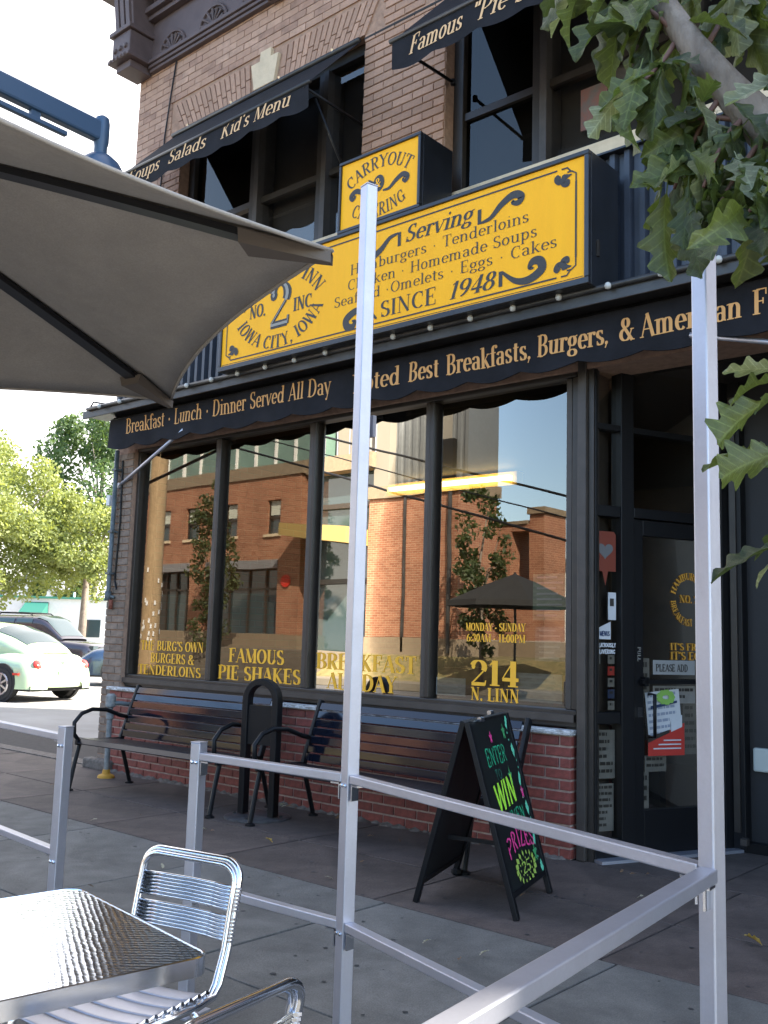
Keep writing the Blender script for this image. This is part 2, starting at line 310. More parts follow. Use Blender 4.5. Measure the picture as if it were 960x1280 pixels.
def stroke(mb, pts, fn, hw, off):
    n = len(pts)
    if n < 2: return
    closed = math.dist(pts[0], pts[-1]) < 1e-5 and n > 3
    L = []; Rr = []
    for i, p in enumerate(pts):
        if closed: a, b = pts[(i-1) % (n-1)], pts[(i+1) % (n-1)] if i < n-1 else pts[1]
        else: a, b = pts[max(i-1, 0)], pts[min(i+1, n-1)]
        dx, dy = b[0]-a[0], b[1]-a[1]; q = math.hypot(dx, dy) or 1; nx, ny = -dy/q, dx/q
        k = hw(nx, ny, i/(n-1)); L.append((p[0]+nx*k, p[1]+ny*k)); Rr.append((p[0]-nx*k, p[1]-ny*k))
    vs = [fn(x, y, off) for x, y in L]+[fn(x, y, off) for x, y in Rr]
    mb.add(vs, [(i, i+1, n+i+1, n+i) for i in range(n-1)])
def text(mb, s, fn, H, xs=1., W=.13, T=.045, shear=0., track=0., serif=True, align=0, width=None, caps_small=False):
    """fn(u,v,off)->3-D in metres; H cap height; align 0 left .5 centre; width fits xs"""
    tot = sum(GL[c][0]+track for c in s)
    if width: xs = width/(tot*H)
    x0 = -tot*align; oc = 0
    def P(u, v, off): return fn((u*1.0+shear*v)*H*xs, v*H, off)
    Wn = W/max(xs, .5) if xs < 1 else W
    for c in s:
        adv, st = GL[c]
        for k in st:
            oc = (oc+1) % 6; off = oc*.00025
            thick = lambda nx, ny, t: .5*math.hypot(Wn*nx, T*ny)
            thin = lambda nx, ny, t: .5*T*(1 if not serif else 1.15)*(1 if abs(ny) > .5 else 1/max(xs, .6))
            if k[0] == 's':
                x, y0, y1, fl = k[1:]
                stroke(mb, [(x0+x, y0), (x0+x, y1)], P, lambda a, b, t: Wn/2, off)
                if serif:
                    w = Wn/2+.07
                    if fl & 1: stroke(mb, [(x0+x-w, y0+T/2), (x0+x+w, y0+T/2)], P, lambda a, b, t: T/2, off+.0001)
                    if fl & 2: stroke(mb, [(x0+x-w, y1-T/2), (x0+x+w, y1-T/2)], P, lambda a, b, t: T/2, off+.0001)
                    if fl & 4: stroke(mb, [(x0+x-w-.02, y1-T/2-.02), (x0+x, y1-T/2)], P, lambda a, b, t: T/2, off+.0001)
            elif k[0] == 'f':
                if serif: stroke(mb, [(x0+k[1]-.1, k[2]+(T/2 if k[2] < .5 else -T/2)), (x0+k[1]+.1, k[2]+(T/2 if k[2] < .5 else -T/2))], P, lambda a, b, t: T/2, off+.0001)
            elif k[0] == 'l': stroke(mb, [(x0+k[1], k[2]), (x0+k[3], k[4])], P, thick, off)
            elif k[0] == 't': stroke(mb, [(x0+k[1], k[2]), (x0+k[3], k[4])], P, thin, off)
            elif k[0] == 'h': stroke(mb, [(x0+k[1], k[2]), (x0+k[3], k[4])], P, lambda a, b, t: max(T, W*.7)/2, off)
            elif k[0] == 'd':
                r = max(W*.55, T*.8); ps = [(x0+k[1]+r/max(xs,.6)*.9*math.cos(q*math.pi/4), k[2]+r*math.sin(q*math.pi/4)) for q in range(8)]
                mb.add([P(u, v, off) for u, v in ps], [tuple(range(8))])
            elif k[0] == 'a':
                cx, cy, rx, ry, a0, a1 = k[1:]; n = max(6, int(abs(a1-a0)/15)); ry -= T/2; rx = max(rx-0, .02)
                ps = [(x0+cx+rx*math.cos(R(a0+(a1-a0)*i/n)), cy+ry*math.sin(R(a0+(a1-a0)*i/n))) for i in range(n+1)]
                stroke(mb, ps, P, thick, off)
        x0 += adv+track
    return tot*H*xs
def planefn(o, ux, uz, nrm):
    o, ux, uz, nrm = Vector(o), Vector(ux).normalized(), Vector(uz).normalized(), Vector(nrm).normalized()
    return lambda u, v, off: o+ux*u+uz*v+nrm*(off+.002)
def facefn(x, y, z): return planefn((x, y, z), (1, 0, 0), (0, 0, 1), (0, -1, 0))
def arcfn(cx, y, cz, rad, a_mid, inward=False, sx=1.):
    """text running round a circle; a_mid in deg at u=0; letters upright outside (or along the bottom)"""
    def fn(u, v, off):
        if not inward:
            a = R(a_mid)-u/rad; r = rad+v
        else:
            a = R(a_mid)+u/rad; r = rad-v
        return Vector((cx+sx*r*math.cos(a), y-off-.002, cz+r*math.sin(a)))
    return fn
def swirl(mb, fn, pts, w0, off=.001):
    """ornamental curl: catmull through pts with swelling width"""
    P = [pts[0]]+list(pts)+[pts[-1]]; out = []
    for i in range(1, len(P)-2):
        for k in range(6):
            t = k/6; a, b, c, d = P[i-1], P[i], P[i+1], P[i+2]
            out.append(tuple(.5*((2*b[q])+(-a[q]+c[q])*t+(2*a[q]-5*b[q]+4*c[q]-d[q])*t*t+(-a[q]+3*b[q]-3*c[q]+d[q])*t**3) for q in (0, 1)))
    out.append(pts[-1])
    stroke(mb, out, fn, lambda a, b, t: w0*(.25+.75*math.sin(math.pi*min(1, t*1.05))**1), off)
def poly(mb, fn, pts, off=.001): mb.add([fn(u, v, off) for u, v in pts], [tuple(range(len(pts)))])
def disc(mb, fn, cx, cz, rx, rz, off=.001, n=20): poly(mb, fn, [(cx+rx*math.cos(2*math.pi*i/n), cz+rz*math.sin(2*math.pi*i/n)) for i in range(n)], off)
def star(mb, fn, cx, cz, r, off=.001): poly(mb, fn, [(cx+(r if i % 2 == 0 else r*.45)*math.cos(math.pi*i/5+.3), cz+(r if i % 2 == 0 else r*.45)*math.sin(math.pi*i/5+.3)) for i in range(10)], off)
# ================================================================ SETTING
tag(MB().add([(-400, -400, -.02), (400, -400, -.02), (400, 400, -.02), (-400, 400, -.02)], [(0, 1, 2, 3)]).build('ground', 'concrete'), kind='structure')
tag(MB().add([(-200, -13.4, -.012), (60, -13.4, -.012), (60, -6.6, -.012), (-200, -6.6, -.012)], [(0, 1, 2, 3)]).build('street', 'asphalt'), kind='structure')
lot = mat('pale_lot_concrete', (.30, .285, .26), .9, var=.14, vscale=.8, bump=.4, bscale=50)
tag(MB().add([(-60, .2, -.012), (-8.2, .2, -.012), (-8.2, 40, -.012), (-60, 40, -.012)], [(0, 1, 2, 3)]).build('parking_lot', lot), kind='structure')
# sidewalk: base sheet + separate slabs with recessed joints
sw = tag(MB().box(-24, 8, -6.6, 1.3, -.12, -.008).build('sidewalk', mat('joint_dirt', (.035, .03, .028), .95, var=.3, vscale=20)), kind='structure')
mauve = mat('mauve_paver', (.082, .061, .051), .82, .3, var=.38, vscale=2.2, bump=.4, bscale=60, rnd=.12)
grey = mat('grey_sidewalk_concrete', (.130, .124, .110), .85, .3, var=.30, vscale=1.6, bump=.4, bscale=80, rnd=.08)
def slab(x0, x1, y0, y1, m, z=0):
    g = .006; cx, cy = (x0+x1)/2, (y0+y1)/2
    o = MB().box(x0+g-cx, x1-g-cx, y0+g-cy, y1-g-cy, -.05, 0).build('slab', m, sw, bevel=.004); o.location = (cx, cy, z+random.uniform(-.0012, .0012)); return o
xs = [-2.04+1.24*i for i in range(-10, 5)]
for i in range(len(xs)-1):
    x0, x1 = xs[i], xs[i+1]
    for y0, y1 in ((-.83, .0), (-1.53, -.83)): slab(x0, x1, y0, y1, mauve)
    for y0, y1 in ((-2.75, -1.53), (-3.97, -2.75), (-5.19, -3.97), (-6.45, -5.19)): slab(x0+.08, x1+.08, y0, y1, grey)
for x0, x1 in ((-3.05, -2.2), (-2.2, -1.0), (-1., .4)): slab(x0, x1, 0, 1.3, mauve)
for x0 in (-21, -19.4, -17.8, -16.2): slab(x0, x0+1.6, -3.2, -1.0, grey)
tag(MB().box(-60, 60, -6.62, -6.47, -.12, .0).build('kerb', 'concrete'), kind='structure')
# rough strip between pavement and drive with debris
tag(MB().box(-14, -8.15, .02, .2, -.05, .004).build('drive_joint', 'concraw'), kind='structure')

# ================================================================ BRICK BUILDING
bld = thing('brick_building', 'tan brick corner building with dark storefront windows and a brown bracketed cornice', 'building', (-8.12, 0, 0))
BX = 8.12
class PB(MB):            # shift world coordinates into the building's frame
    def build(s, name, m, parent=None, **k):
        top = parent is not None
        if top:
            dx = parent.get('_sx', 0)
            s.v = [(x+BX, y, z) for x, y, z in s.v]
        return MB.build(s, name, m, parent, **k)
def bparent(): return bld
# brick sits on plane Y=0, mortar at .012
W0, W1, W2, W3, W4, W5 = -8.12, -7.36, -4.98, -4.15, -1.75, 5.0
wall = PB()
wall.box(W0, W1, .012, .30, 3.0, 8.4)
wall.box(W1, W2, .012, .30, 6.12, 8.4); wall.box(W1, W2, .012, .30, 3.0, 4.4)
wall.box(W2, W3, .012, .30, 3.0, 8.4)
wall.box(W3, W4, .012, .30, 6.12, 8.4); wall.box(W3, W4, .012, .30, 3.0, 4.4)
wall.box(W4, W5, .012, .30, 3.0, 8.4)
wall.box(W0, -7.82, .012, .30, -.02, 3.0)
wall_o = wall.build('wall', 'mortar', bld)
PB().box(W0, W5, 0.302, .5, 4.3, 6.3).build('upper_backing', mat('brown_screen', (.045, .037, .031), .8, var=.2, vscale=2), bld)
PB().box(W0, W5, 0.302, .5, 3.25, 4.29).box(W0, W5, .302, .5, 6.31, 8.39).box(W0, W5, .52, 8, 3.05, 8.395).build('upper_floor', 'dark', bld)
PB().box(W0, W0+.3, .302, 7.98, -.02, 3.04).box(4.8, 4.98, .302, 7.98, -.02, 3.04).box(W0+.3, 4.8, 7.7, 7.98, -.02, 3.04).build('rear_wall', brickmat('side_brick', (.2, .10, .065), (.26, .13, .09), (.2, .14, .1)), bld)
PB().box(W0+.3, -3.06, .35, 7.7, -.02, .012).box(-3.059, 4.8, 1.32, 7.7, -.02, .012).build('interior_floor', mat('wood_floor', (.12, .06, .03), .4), bld)
PB().box(W0, W5, .0, .01, 8.4, 8.5).box(W0-.25, W5, -.5, 8, 8.5, 8.62).build('roof', 'cornice', bld)
# --- individual bricks
proto_b = {}
def brickobj(L, H=.0577, D=.03, m='tanbrick'):
    key = (round(L, 3), round(H, 3), m)
    if key not in proto_b:
        c = .003
        me = MB().add([(0, D, 0), (L, D, 0), (L, D, H), (0, D, H), (0, c, 0), (L, c, 0), (L, c, H), (0, c, H), (c, 0, c), (L-c, 0, c), (L-c, 0, H-c), (c, 0, H-c)],
            [(0, 1, 5, 4), (1, 2, 6, 5), (2, 3, 7, 6), (3, 0, 4, 7), (4, 5, 9, 8), (5, 6, 10, 9), (6, 7, 11, 10), (7, 4, 8, 11), (8, 9, 10, 11)])
        d = bpy.data.meshes.new('brick'); d.from_pydata(me.v, [], me.f); d.materials.append(M[m]); proto_b[key] = d
    return proto_b[key]
BW, BH, JT = .2032, .0677, .0065
def courses(x0, x1, z0, z1, holes=()):
    """yield brick rects (x,z,L) in running bond clipped to x0..x1 and around holes"""
    nz = int(round((z1-z0)/BH)); out = []
    for k in range(nz):
        z = z0+k*BH; segs = [(x0, x1)]
        for hx0, hx1, hz0, hz1 in holes:
            if z+BH*.6 > hz0 and z+BH*.4 < hz1:
                ns = []
                for a, b in segs:
                    if hx1 <= a or hx0 >= b: ns.append((a, b)); continue
                    if hx0-a > .03: ns.append((a, hx0))
                    if b-hx1 > .03: ns.append((hx1, b))
                segs = ns
        off = (k % 2)*BW/2
        for a, b in segs:
            i = math.floor((a-x0-off)/BW)-1
            while x0+off+i*BW < b:
                s0, s1 = max(a, x0+off+i*BW), min(b, x0+off+(i+1)*BW); i += 1
                if s1-s0 > .03: out.append((s0+JT/2, z+JT/2, s1-s0-JT))
    return out
CAMP = Vector((0, -5.2875, 1.28))
lint = [(-7.55, -4.79, 6.08, 6.40), (-4.34, -1.6, 6.08, 6.40)]
op = [(W1, W2, 4.4, 6.09), (W3, W4, 4.4, 6.09)]
allb = courses(W0, 2.0, 4.402, 7.1, op+lint)
vis = [b for b in allb if (b[1]+.03-1.28) > 0 and b[0] < -4.1 and b[1] < 6.86]
pil = courses(W0, -7.82, .06, 3.0)
vis.sort(key=lambda b: (Vector((b[0]+b[2]/2, 0, b[1]))-CAMP).length + (0 if b[0] > -5.05 or b[1] < 5.6 else 9))
npil = len(pil); sel = set(vis[:max(0, 298-npil)])
for x, z, L in pil:
    inst(brickobj(L, m='pilbrick'), 'brick', wall_o, (x+BX, random.uniform(-.002, .002), z))
for b in sel:
    inst(brickobj(b[2]), 'brick', wall_o, (b[0]+BX, random.uniform(-.002, .002), b[1]))
st = PB()
tone = PB(); tone2 = PB()
for b in allb:
    if b in sel: continue
    y = random.uniform(-.002, .002); (st, st, tone, tone2)[random.randrange(4)].box(b[0], b[0]+b[2], y, .03, b[1], b[1]+BH-JT)
tag(st.build('brick_field', 'tanbrick2', wall_o, fixn=False), kind='stuff')
tag(tone.build('brick_field', mat('tan_brick_dark', (.34, .205, .145), .85, var=.25, vscale=9, bump=.5, bscale=90), wall_o, fixn=False), kind='stuff')
tag(tone2.build('brick_field', mat('tan_brick_light', (.44, .28, .20), .85, var=.2, vscale=9, bump=.5, bscale=90), wall_o, fixn=False), kind='stuff')
# splayed jack-arch lintels (bricks on end) and the stepped keystone
for (a, b, z0, z1), cx in zip(lint, (-6.17, -2.95)):
    n = int((b-a-.0)/.072)
    for i in range(n):
        x = a+.19+i*(b-a-.38)/n; lean = (x+.03-cx)*.14
        if abs(x+.03-cx) < .17 and cx < -5: continue
        q = PB(); x1 = x+(b-a-.38)/n-.009
        for zz0, zz1 in ((z0+.015, z0+.155), (z0+.165, z1-.012)) if i % 2 else ((z0+.015, z0+.105), (z0+.115, z1-.012)):
            l0, l1 = lean*(zz0-z0)/.3, lean*(zz1-z0)/.3
            q.add([(x+l0, -.003, zz0), (x1+l0, -.003, zz0), (x1+l1, -.003, zz1), (x+l1, -.003, zz1), (x+l0, .03, zz0), (x1+l0, .03, zz0), (x1+l1, .03, zz1), (x+l1, .03, zz1)],
                  [(0, 1, 2, 3), (0, 4, 5, 1), (1, 5, 6, 2), (2, 6, 7, 3), (3, 7, 4, 0)])
        q.build('lintel_brick', 'tanbrick', wall_o)
PB().box(-4.98, -4.15, -.001, .008, 6.05, 6.07).build('control_joint', 'dark', wall_o)
kp = [(-6.30, 6.09), (-6.04, 6.09), (-5.99, 6.34), (-6.02, 6.345), (-6.09, 6.345), (-6.09, 6.43), (-6.23, 6.43), (-6.235, 6.345), (-6.35, 6.345)]
PB().prism(kp, lambda u, v, d: (u, d, v), -.025, .03).build('keystone', 'stone', bld, bevel=.005)
# sagging cable on the wall
PB().tube([(-7.5, -.015, 6.85), (-7.56, -.015, 6.5), (-7.62, -.015, 6.1), (-7.63, -.015, 5.7), (-7.66, -.02, 5.0)], .008, 6).build('cable', 'black', bld)
PB().tube([(-7.68, -.02, 5.9), (-7.61, -.05, 5.9)], .014, 6).build('cable_hook', 'alu', bld)
# --- upper windows: recessed glass, dark frames
def upwin(x0, x1, z0, z1, muls, transz):
    fr = PB(); Y = .13
    fr.box(x0, x0+.09, Y-.02, .3, z0, z1); fr.box(x1-.09, x1, Y-.02, .3, z0, z1); fr.box(x0+.09, x1-.09, Y-.02, .3, z1-.1, z1); fr.box(x0+.09, x1-.09, Y-.02, .3, z0, z0+.08)
    wf = fr.build('window_frame', 'bronze', bld, bevel=.006)
    edges = [x0+.09]
    for m_ in muls:
        PB().box(m_-.06, m_-.005, Y-.03, .28, z0+.08, z1-.1).build('mullion', 'bronze', wf)
        PB().box(m_+.005, m_+.06, Y-.045, .28, z0+.08, z1-.1).build('mullion', 'bronzel', wf)
        edges += [m_-.06, m_+.06]
    edges.append(x1-.09)
    for i in range(0, len(edges), 2):
        a, b = edges[i], edges[i+1]
        PB().box(a+.001, b-.001, Y, .2, transz-.028, transz+.028).build('transom_bar', 'bronze', wf)
        for c0, c1 in ((z0+.08, transz-.028), (transz+.028, z1-.1)):
            PB().add([(a, Y+.03, c0), (b, Y+.03, c0), (b, Y+.03, c1), (a, Y+.03, c1)], [(0, 1, 2, 3)]).build('pane', 'upglass' if i == 0 else 'screenglass', wf)
    return wf
upwin(W1, W2, 4.45, 6.12, (-6.37, -5.52), 5.12)
upwin(W3, W4, 4.45, 6.12, (-3.39, -2.3), 5.12)
PB().box(-3.15, -2.95, .24, .25, 4.75, 5.05).build('window_poster', mat('faded_poster', (.28, .26, .25), .8, col2=(.5, .2, .16), vscale=9), bld)
PB().box(-2.95, -2.7, .22, .23, 5.0, 5.12).build('window_card', mat('faded_card', (.16, .15, .14), .8), bld)
PB().box(-5.3, -5.2, .2, .29, 4.55, 4.72).build('window_card', mat('pale_shade', (.5, .48, .4), .8), bld)
# stone sill band
for x0, x1 in ((-7.5, -4.86), (-4.3, -1.5)): PB().box(x0, x1, -.06, .09, 4.345, 4.452).build('stone_sill', 'stone', bld, bevel=.006)
# --- corrugated band with cap and ribs
cw = PB(); x = -8.12; i = 0
prof = []
while x < 2:
    prof += [(x, -.030), (x+.035, -.030), (x+.05, -.066), (x+.085, -.066)]; x += .1
n = len(prof); cw.add([(a, b, 3.36) for a, b in prof]+[(a, b, 4.33) for a, b in prof], [(i, i+1, n+i+1, n+i) for i in range(n-1)])
cw.build('corrugated_panel', 'corr', bld, fixn=False)
PB().box(-8.12, 2, -.10, .0, 4.332, 4.345).box(-8.14, 2, -.10, -.0, 3.355, 3.41).build('panel_cap', 'signbox', bld)
# --- entablature above: frieze with fan ornaments, mouldings, soffit, corner bracket
def ent():
    PB().box(-8.12, 5, -.03, .01, 6.96, 7.42).build('frieze', 'cornice', bld)
    q = PB()
    for y, z0, z1 in ((-.09, 6.93, 6.97), (-.07, 6.895, 6.928), (-.05, 6.86, 6.893)): q.box(-7.9, 5, y, .008, z0, z1)
    for y, z0, z1 in ((-.10, 7.40, 7.45), (-.15, 7.452, 7.51)): q.box(-7.9, 5, y, -.03, z0, z1)
    q.build('moulding', 'cornice', bld, bevel=.006)
    PB().box(-8.6, 5, -.75, .01, 8.05, 8.2).box(-8.7, 5, -.88, .01, 8.202, 8.4).box(-8.45, 5, -.42, .01, 7.75, 8.048).build('soffit', 'cornice', bld, bevel=.01)
    PB().box(-7.9, 5, -.05, .01, 7.43, 7.76).build('frieze_upper', 'cornice', bld)
    for i in range(46):                                     # dentils / s-shaped modillions
        x = -7.75+i*.14
        PB().prism([(0, 0), (-.13, .02), (-.17, .09), (-.12, .13), (0, .13)], lambda u, v, d, x=x: (x+d, -.05+u, 7.56+v), 0, .07).build('modillion', 'cornice', bld)
    for cx in [-7.55+.63*i for i in range(8)]:
        if abs(((cx+6.29) % 1.9)) < .2: pass
        fan = PB()
        for k in range(7):
            a = R(12+26*k); fan.tube([(cx+.035*math.cos(a), -.04, 6.985+.035*math.sin(a)), (cx+.17*math.cos(a), -.05, 6.985+.15*math.sin(a))], [.006, .016], 6)
        fan.tube([(cx+.20*math.cos(R(a)), -.04, 6.985+.185*math.sin(R(a))) for a in range(0, 181, 15)], .014, 6)
        fan.lathe([(.0, 0), (.035, 0), (.03, .02), (0, .03)], (cx, -.035, 6.985), 10, Matrix.Rotation(R(90), 3, 'X'))
        fan.build('fan_ornament', 'cornice', bld)
    for bx in (-6.1, -3.5, -.9):                             # small brackets cutting the moulding
        PB().prism([(0, 0), (-.2, .03), (-.24, .12), (-.24, .85), (0, .85)], lambda u, v, d, bx=bx: (bx+d, u-.03, 6.83+v), 0, .16).build('bracket', 'cornice', bld, bevel=.008)
        PB().box(bx-.02, bx+.18, -.29, -.03, 7.02, 7.07).box(bx+.04, bx+.12, -.285, -.26, 7.1, 7.6).build('bracket_trim', 'cornice', bld, bevel=.005)
    # big corner bracket
    for (x0, x1, y0) in ((-8.2, -7.9, -.30),):
        PB().box(x0, x1, y0, .0, 6.97, 7.22).build('corner_bracket', 'cornice', bld, bevel=.01)
        PB().box(x0-.03, x1+.03, y0-.03, .01, 7.222, 7.27).box(x0-.03, x1+.03, y0-.03, .01, 6.93, 6.968).box(x0+.03, x1-.03, y0+.04, 0, 6.85, 6.928).build('bracket_collar', 'cornice', bld, bevel=.008)
        for i in range(3): PB().lathe([(0, 0), (.03, .0), (.022, .02), (0, .026)], (x0+.06+.09*i, y0, 7.06), 10, Matrix.Rotation(R(90), 3, 'X')).build('rosette', 'cornice', bld)
        for i in range(5): PB().lathe([(0, 0), (.02, .0), (.012, .012), (0, .016)], (x0+.03+.06*i, y0-.03, 6.95), 8, Matrix.Rotation(R(90), 3, 'X')).build('bead', 'cornice', bld)
        fl = lambda u, v, d, x0=x0: (x0+d, u, v)
        pr_ = [(0, 7.272), (-.27, 7.272), (-.31, 7.6), (-.38, 7.95), (-.5, 8.05), (0, 8.05)]
        PB().prism(pr_, fl, 0, .3).build('console', 'cornice', bld, bevel=.01)
        for dx in (.03, .12, .21):
            PB().prism([(-.272, 7.3), (-.295, 7.3), (-.335, 7.6), (-.40, 7.93), (-.37, 7.93), (-.30, 7.6)], fl, dx, dx+.06).build('fluting', 'cornice', bld)
        PB().prism([(.012, 7.272), (.3, 7.272), (.3, 8.05), (.012, 8.05)], lambda u, v, d: (-8.12-d, u, v), 0, .25).build('side_console', 'cornice', bld)
ent()

# --- shopfront: four big windows between bronze mullions
GY = .10
SX = [-7.80, -6.60, -5.43, -4.24, -3.08]
sf = PB().box(-7.82, -3.06, .05, .30, .765, .875).box(-7.82, -3.06, .04, .30, 2.97, 3.2).build('shop_frame', 'bronze', bld, bevel=.008)
PB().box(-7.82, -3.06, .02, .05, .80, .845).build('sill_trim', 'bronzel', sf)
for i, x in enumerate(SX):
    wd = .04 if 0 < i < 4 else .045
    PB().box(x-wd-.015, x-.019, .055, .16, .876, 2.969).build('mullion', 'bronzel', sf, bevel=.004)
    PB().box(x-.011, x+wd-.015, .045, .16, .876, 2.969).build('mullion', 'bronze', sf, bevel=.004)
PB().box(-3.03, -2.97, .0, .3, 0.0, 3.2).build('jamb', 'bronzel', sf, bevel=.006)
PB().box(-2.965, -2.93, .03, .1, 0.0, 3.2).build('jamb', 'bronze', sf)
PB().box(-3.14, -3.035, .07, .3, -.01, .764).build('jamb_panel', 'bronze', sf)
words = [
 [("THE BURG'S OWN", -7.66, -6.74, 1.105, .085), ("BURGERS &", -7.50, -6.86, .995, .085), ("TENDERLOINS", -7.68, -6.76, .886, .085)],
 [("FAMOUS", -6.40, -5.72, 1.04, .115), ("PIE SHAKES", -6.53, -5.52, .895, .115)],
 [("BREAKFAST", -5.36, -4.36, 1.03, .12), ("ALL DAY", -5.24, -4.54, .885, .12)],
 [("MONDAY - SUNDAY", -3.94, -3.46, 1.345, .052), ("6:30AM - 11:00PM", -3.93, -3.46, 1.272, .052), ("214", -3.90, -3.50, .985, .165), ("N. LINN", -3.89, -3.50, .885, .085)]]
for i in range(4):
    a, b = SX[i]+(.06 if i else .05), SX[i+1]-(.06 if i < 3 else .05)
    pane = PB().add([(a, GY, .876), (b, GY, .876), (b, GY, 2.969), (a, GY, 2.969)], [(0, 1, 2, 3)]).build('window_pane', 'glass', bld)
    for s, x0, x1, z, H in words[i]:
        q = PB(); text(q, s, facefn(x0, GY, z), H, W=.2, T=.05, width=x1-x0)
        q.build('lettering', 'winyel', pane, fixn=False)
# papers hung in the last window
for (x0, x1, z0, z1, c) in ((-3.42, -3.16, 1.42, 1.72, 'poster_green'), (-3.40, -3.18, 1.16, 1.38, 'poster_dark'), (-3.55, -3.2, .9, 1.08, 'poster_pale'), (-4.2, -3.95, .9, 1.02, 'poster_pale')):
    cols = dict(poster_green=((.09, .13, .09), (.2, .26, .18)), poster_dark=((.04, .045, .05), (.16, .18, .19)), poster_pale=((.18, .19, .19), (.3, .31, .3)))[c]
    p = PB().box(x0, x1, GY+.02, GY+.024, z0, z1).build('taped_notice', mat(c, cols[0], .7, col2=cols[1], vscale=16, stretch=(1, 1, 3)), bld)
    q = PB()
    for k in range(int((z1-z0)/.035)):
        q.box(x0+.03, x1-random.uniform(.03, .09), GY+.017, GY+.0195, z1-.03-k*.035, z1-.018-k*.035)
    q.build('print', mat('grey_print', (.28, .3, .3), .7), p)

# --- recessed entrance, splayed side: sidelight + door
EA = Vector((-2.97, .06, 0)); ED = Vector((.41, .912, 0)).normalized(); EN = Vector((ED.y, -ED.x, 0))   # EN faces the camera side
def E3(s, d, z): p = EA+ED*s+EN*d; return (p.x, p.y, z)
def ebox(mb, s0, s1, d0, d1, z0, z1):
    vs = [E3(s, d, z) for z in (z0, z1) for d in (d0, d1) for s in (s0, s1)]
    return mb.add(vs, [(0, 2, 3, 1), (4, 5, 7, 6), (0, 1, 5, 4), (1, 3, 7, 5), (3, 2, 6, 7), (2, 0, 4, 6)])
fr = PB()
ebox(fr, 0, .02, -.05, .05, 0, 3.2); ebox(fr, .20, .30, -.05, .05, 0, 3.2); ebox(fr, 1.02, 1.1, -.05, .05, 0, 3.2)
ebox(fr, .02, .2, -.04, .04, 0, .12); ebox(fr, .02, .2, -.04, .04, .80, .87); ebox(fr, .02, .2, -.04, .04, 2.07, 2.14); ebox(fr, .3, 1.02, -.05, .05, 2.075, 2.14)
ebox(fr, .02, .2, -.04, .04, 2.62, 2.66); ebox(fr, .3, 1.02, -.04, .04, 2.62, 2.66); ebox(fr, 0.02, .2, -.05, .05, 3.1, 3.2); ebox(fr, .3, 1.02, -.05, .05, 3.1, 3.2)
ef = fr.build('entrance_frame', 'black', bld, bevel=.004)
def epane(s0, s1, z0, z1, par, d=0):
    return PB().add([E3(s0, d, z0), E3(s1, d, z0), E3(s1, d, z1), E3(s0, d, z1)], [(0, 1, 2, 3)]).build('pane', 'doorglass', par)
for z0, z1 in ((.12, .8), (.87, 2.07), (2.14, 2.62), (2.66, 3.1)): epane(.02, .2, z0, z1, ef)
for z0, z1 in ((2.14, 2.62), (2.66, 3.1)): epane(.3, 1.02, z0, z1, ef)
dr = PB()
ebox(dr, .305, .385, -.025, .03, .02, 2.07); ebox(dr, .93, 1.015, -.025, .03, .02, 2.07); ebox(dr, .385, .93, -.025, .03, 1.97, 2.07); ebox(dr, .385, .93, -.025, .03, .02, .28)
door = dr.build('door', 'black', bld, bevel=.004)
epane(.385, .93, .28, 1.97, door)
pb = PB(); ebox(pb, .34, .99, .05, .075, 1.045, 1.07); ebox(pb, .36, .39, .03, .075, 1.03, 1.085); ebox(pb, .93, .96, .03, .075, 1.03, 1.085); pb.build('push_bar', 'black', door)
hl = PB().tube([E3(.425, .03, .72), E3(.425, .085, .72), E3(.425, .085, .98), E3(.425, .03, .98)], .011, 8); hl.build('pull_handle', 'black', door, smooth=True)
lk = PB(); ebox(lk, .325, .365, .03, .045, .84, .9); lk.build('lock', 'chrome', door)
# notices and stickers on the sidelight and door, printed lettering on them
def enotice(s0, s1, z0, z1, m, rows=0, d=.006, par=None, txt=None, ink='ink', tilt=0):
    def F(u, v, dd):
        cu, cv = (s0+s1)/2, (z0+z1)/2; du, dv = u-cu, v-cv
        return E3(cu+du*math.cos(tilt)-dv*math.sin(tilt), dd, cv+du*math.sin(tilt)+dv*math.cos(tilt))
    p = PB().prism([(s0, z0), (s1, z0), (s1, z1), (s0, z1)], F, d, d+.002).build('notice', m, par or door)
    q = PB()
    for k in range(rows):
        z = z1-(k+.8)*(z1-z0)/(rows+.6); a = s0+.012; b = s1-random.uniform(.012, .4*(s1-s0))
        hgt = .45*(z1-z0)/(rows+.6)
        while a < b:
            c = min(b, a+random.uniform(.012, .045)); poly(q, lambda u, v, o: F(u, v, d+.003+o), [(a, z), (c, z), (c, z+hgt), (a, z+hgt)]); a = c+.006
    for (tx, x, zz, H, wd) in (txt or ()):
        text(q, tx, lambda u, v, o, x=x, zz=zz: F(x+u, zz+v, d+.004+o), H, W=.16, T=.08, width=wd)
    if q.v: q.build('print', ink, p, fixn=False)
    return p
paper = mat('white_paper', (.52, .53, .54), .7, var=.06); paperb = mat('blue_grey_paper', (.40, .45, .5), .7, var=.1, vscale=6); paperd = mat('aged_paper', (.2, .19, .17), .7, var=.2, vscale=9)
paperg = mat('grey_paper', (.26, .26, .25), .7); redp = mat('red_print', (.42, .03, .02), .6); grp = mat('leaf_green_print', (.22, .42, .08), .6); dkb = mat('navy_print', (.02, .04, .1), .6)
enotice(.02, .20, .47, .76, paperd, 6, par=ef, d=-.02); enotice(.02, .19, .16, .44, paperd, 7, par=ef, d=-.02)
enotice(.13, .19, 1.43, 1.60, paper, 1, par=ef, txt=())
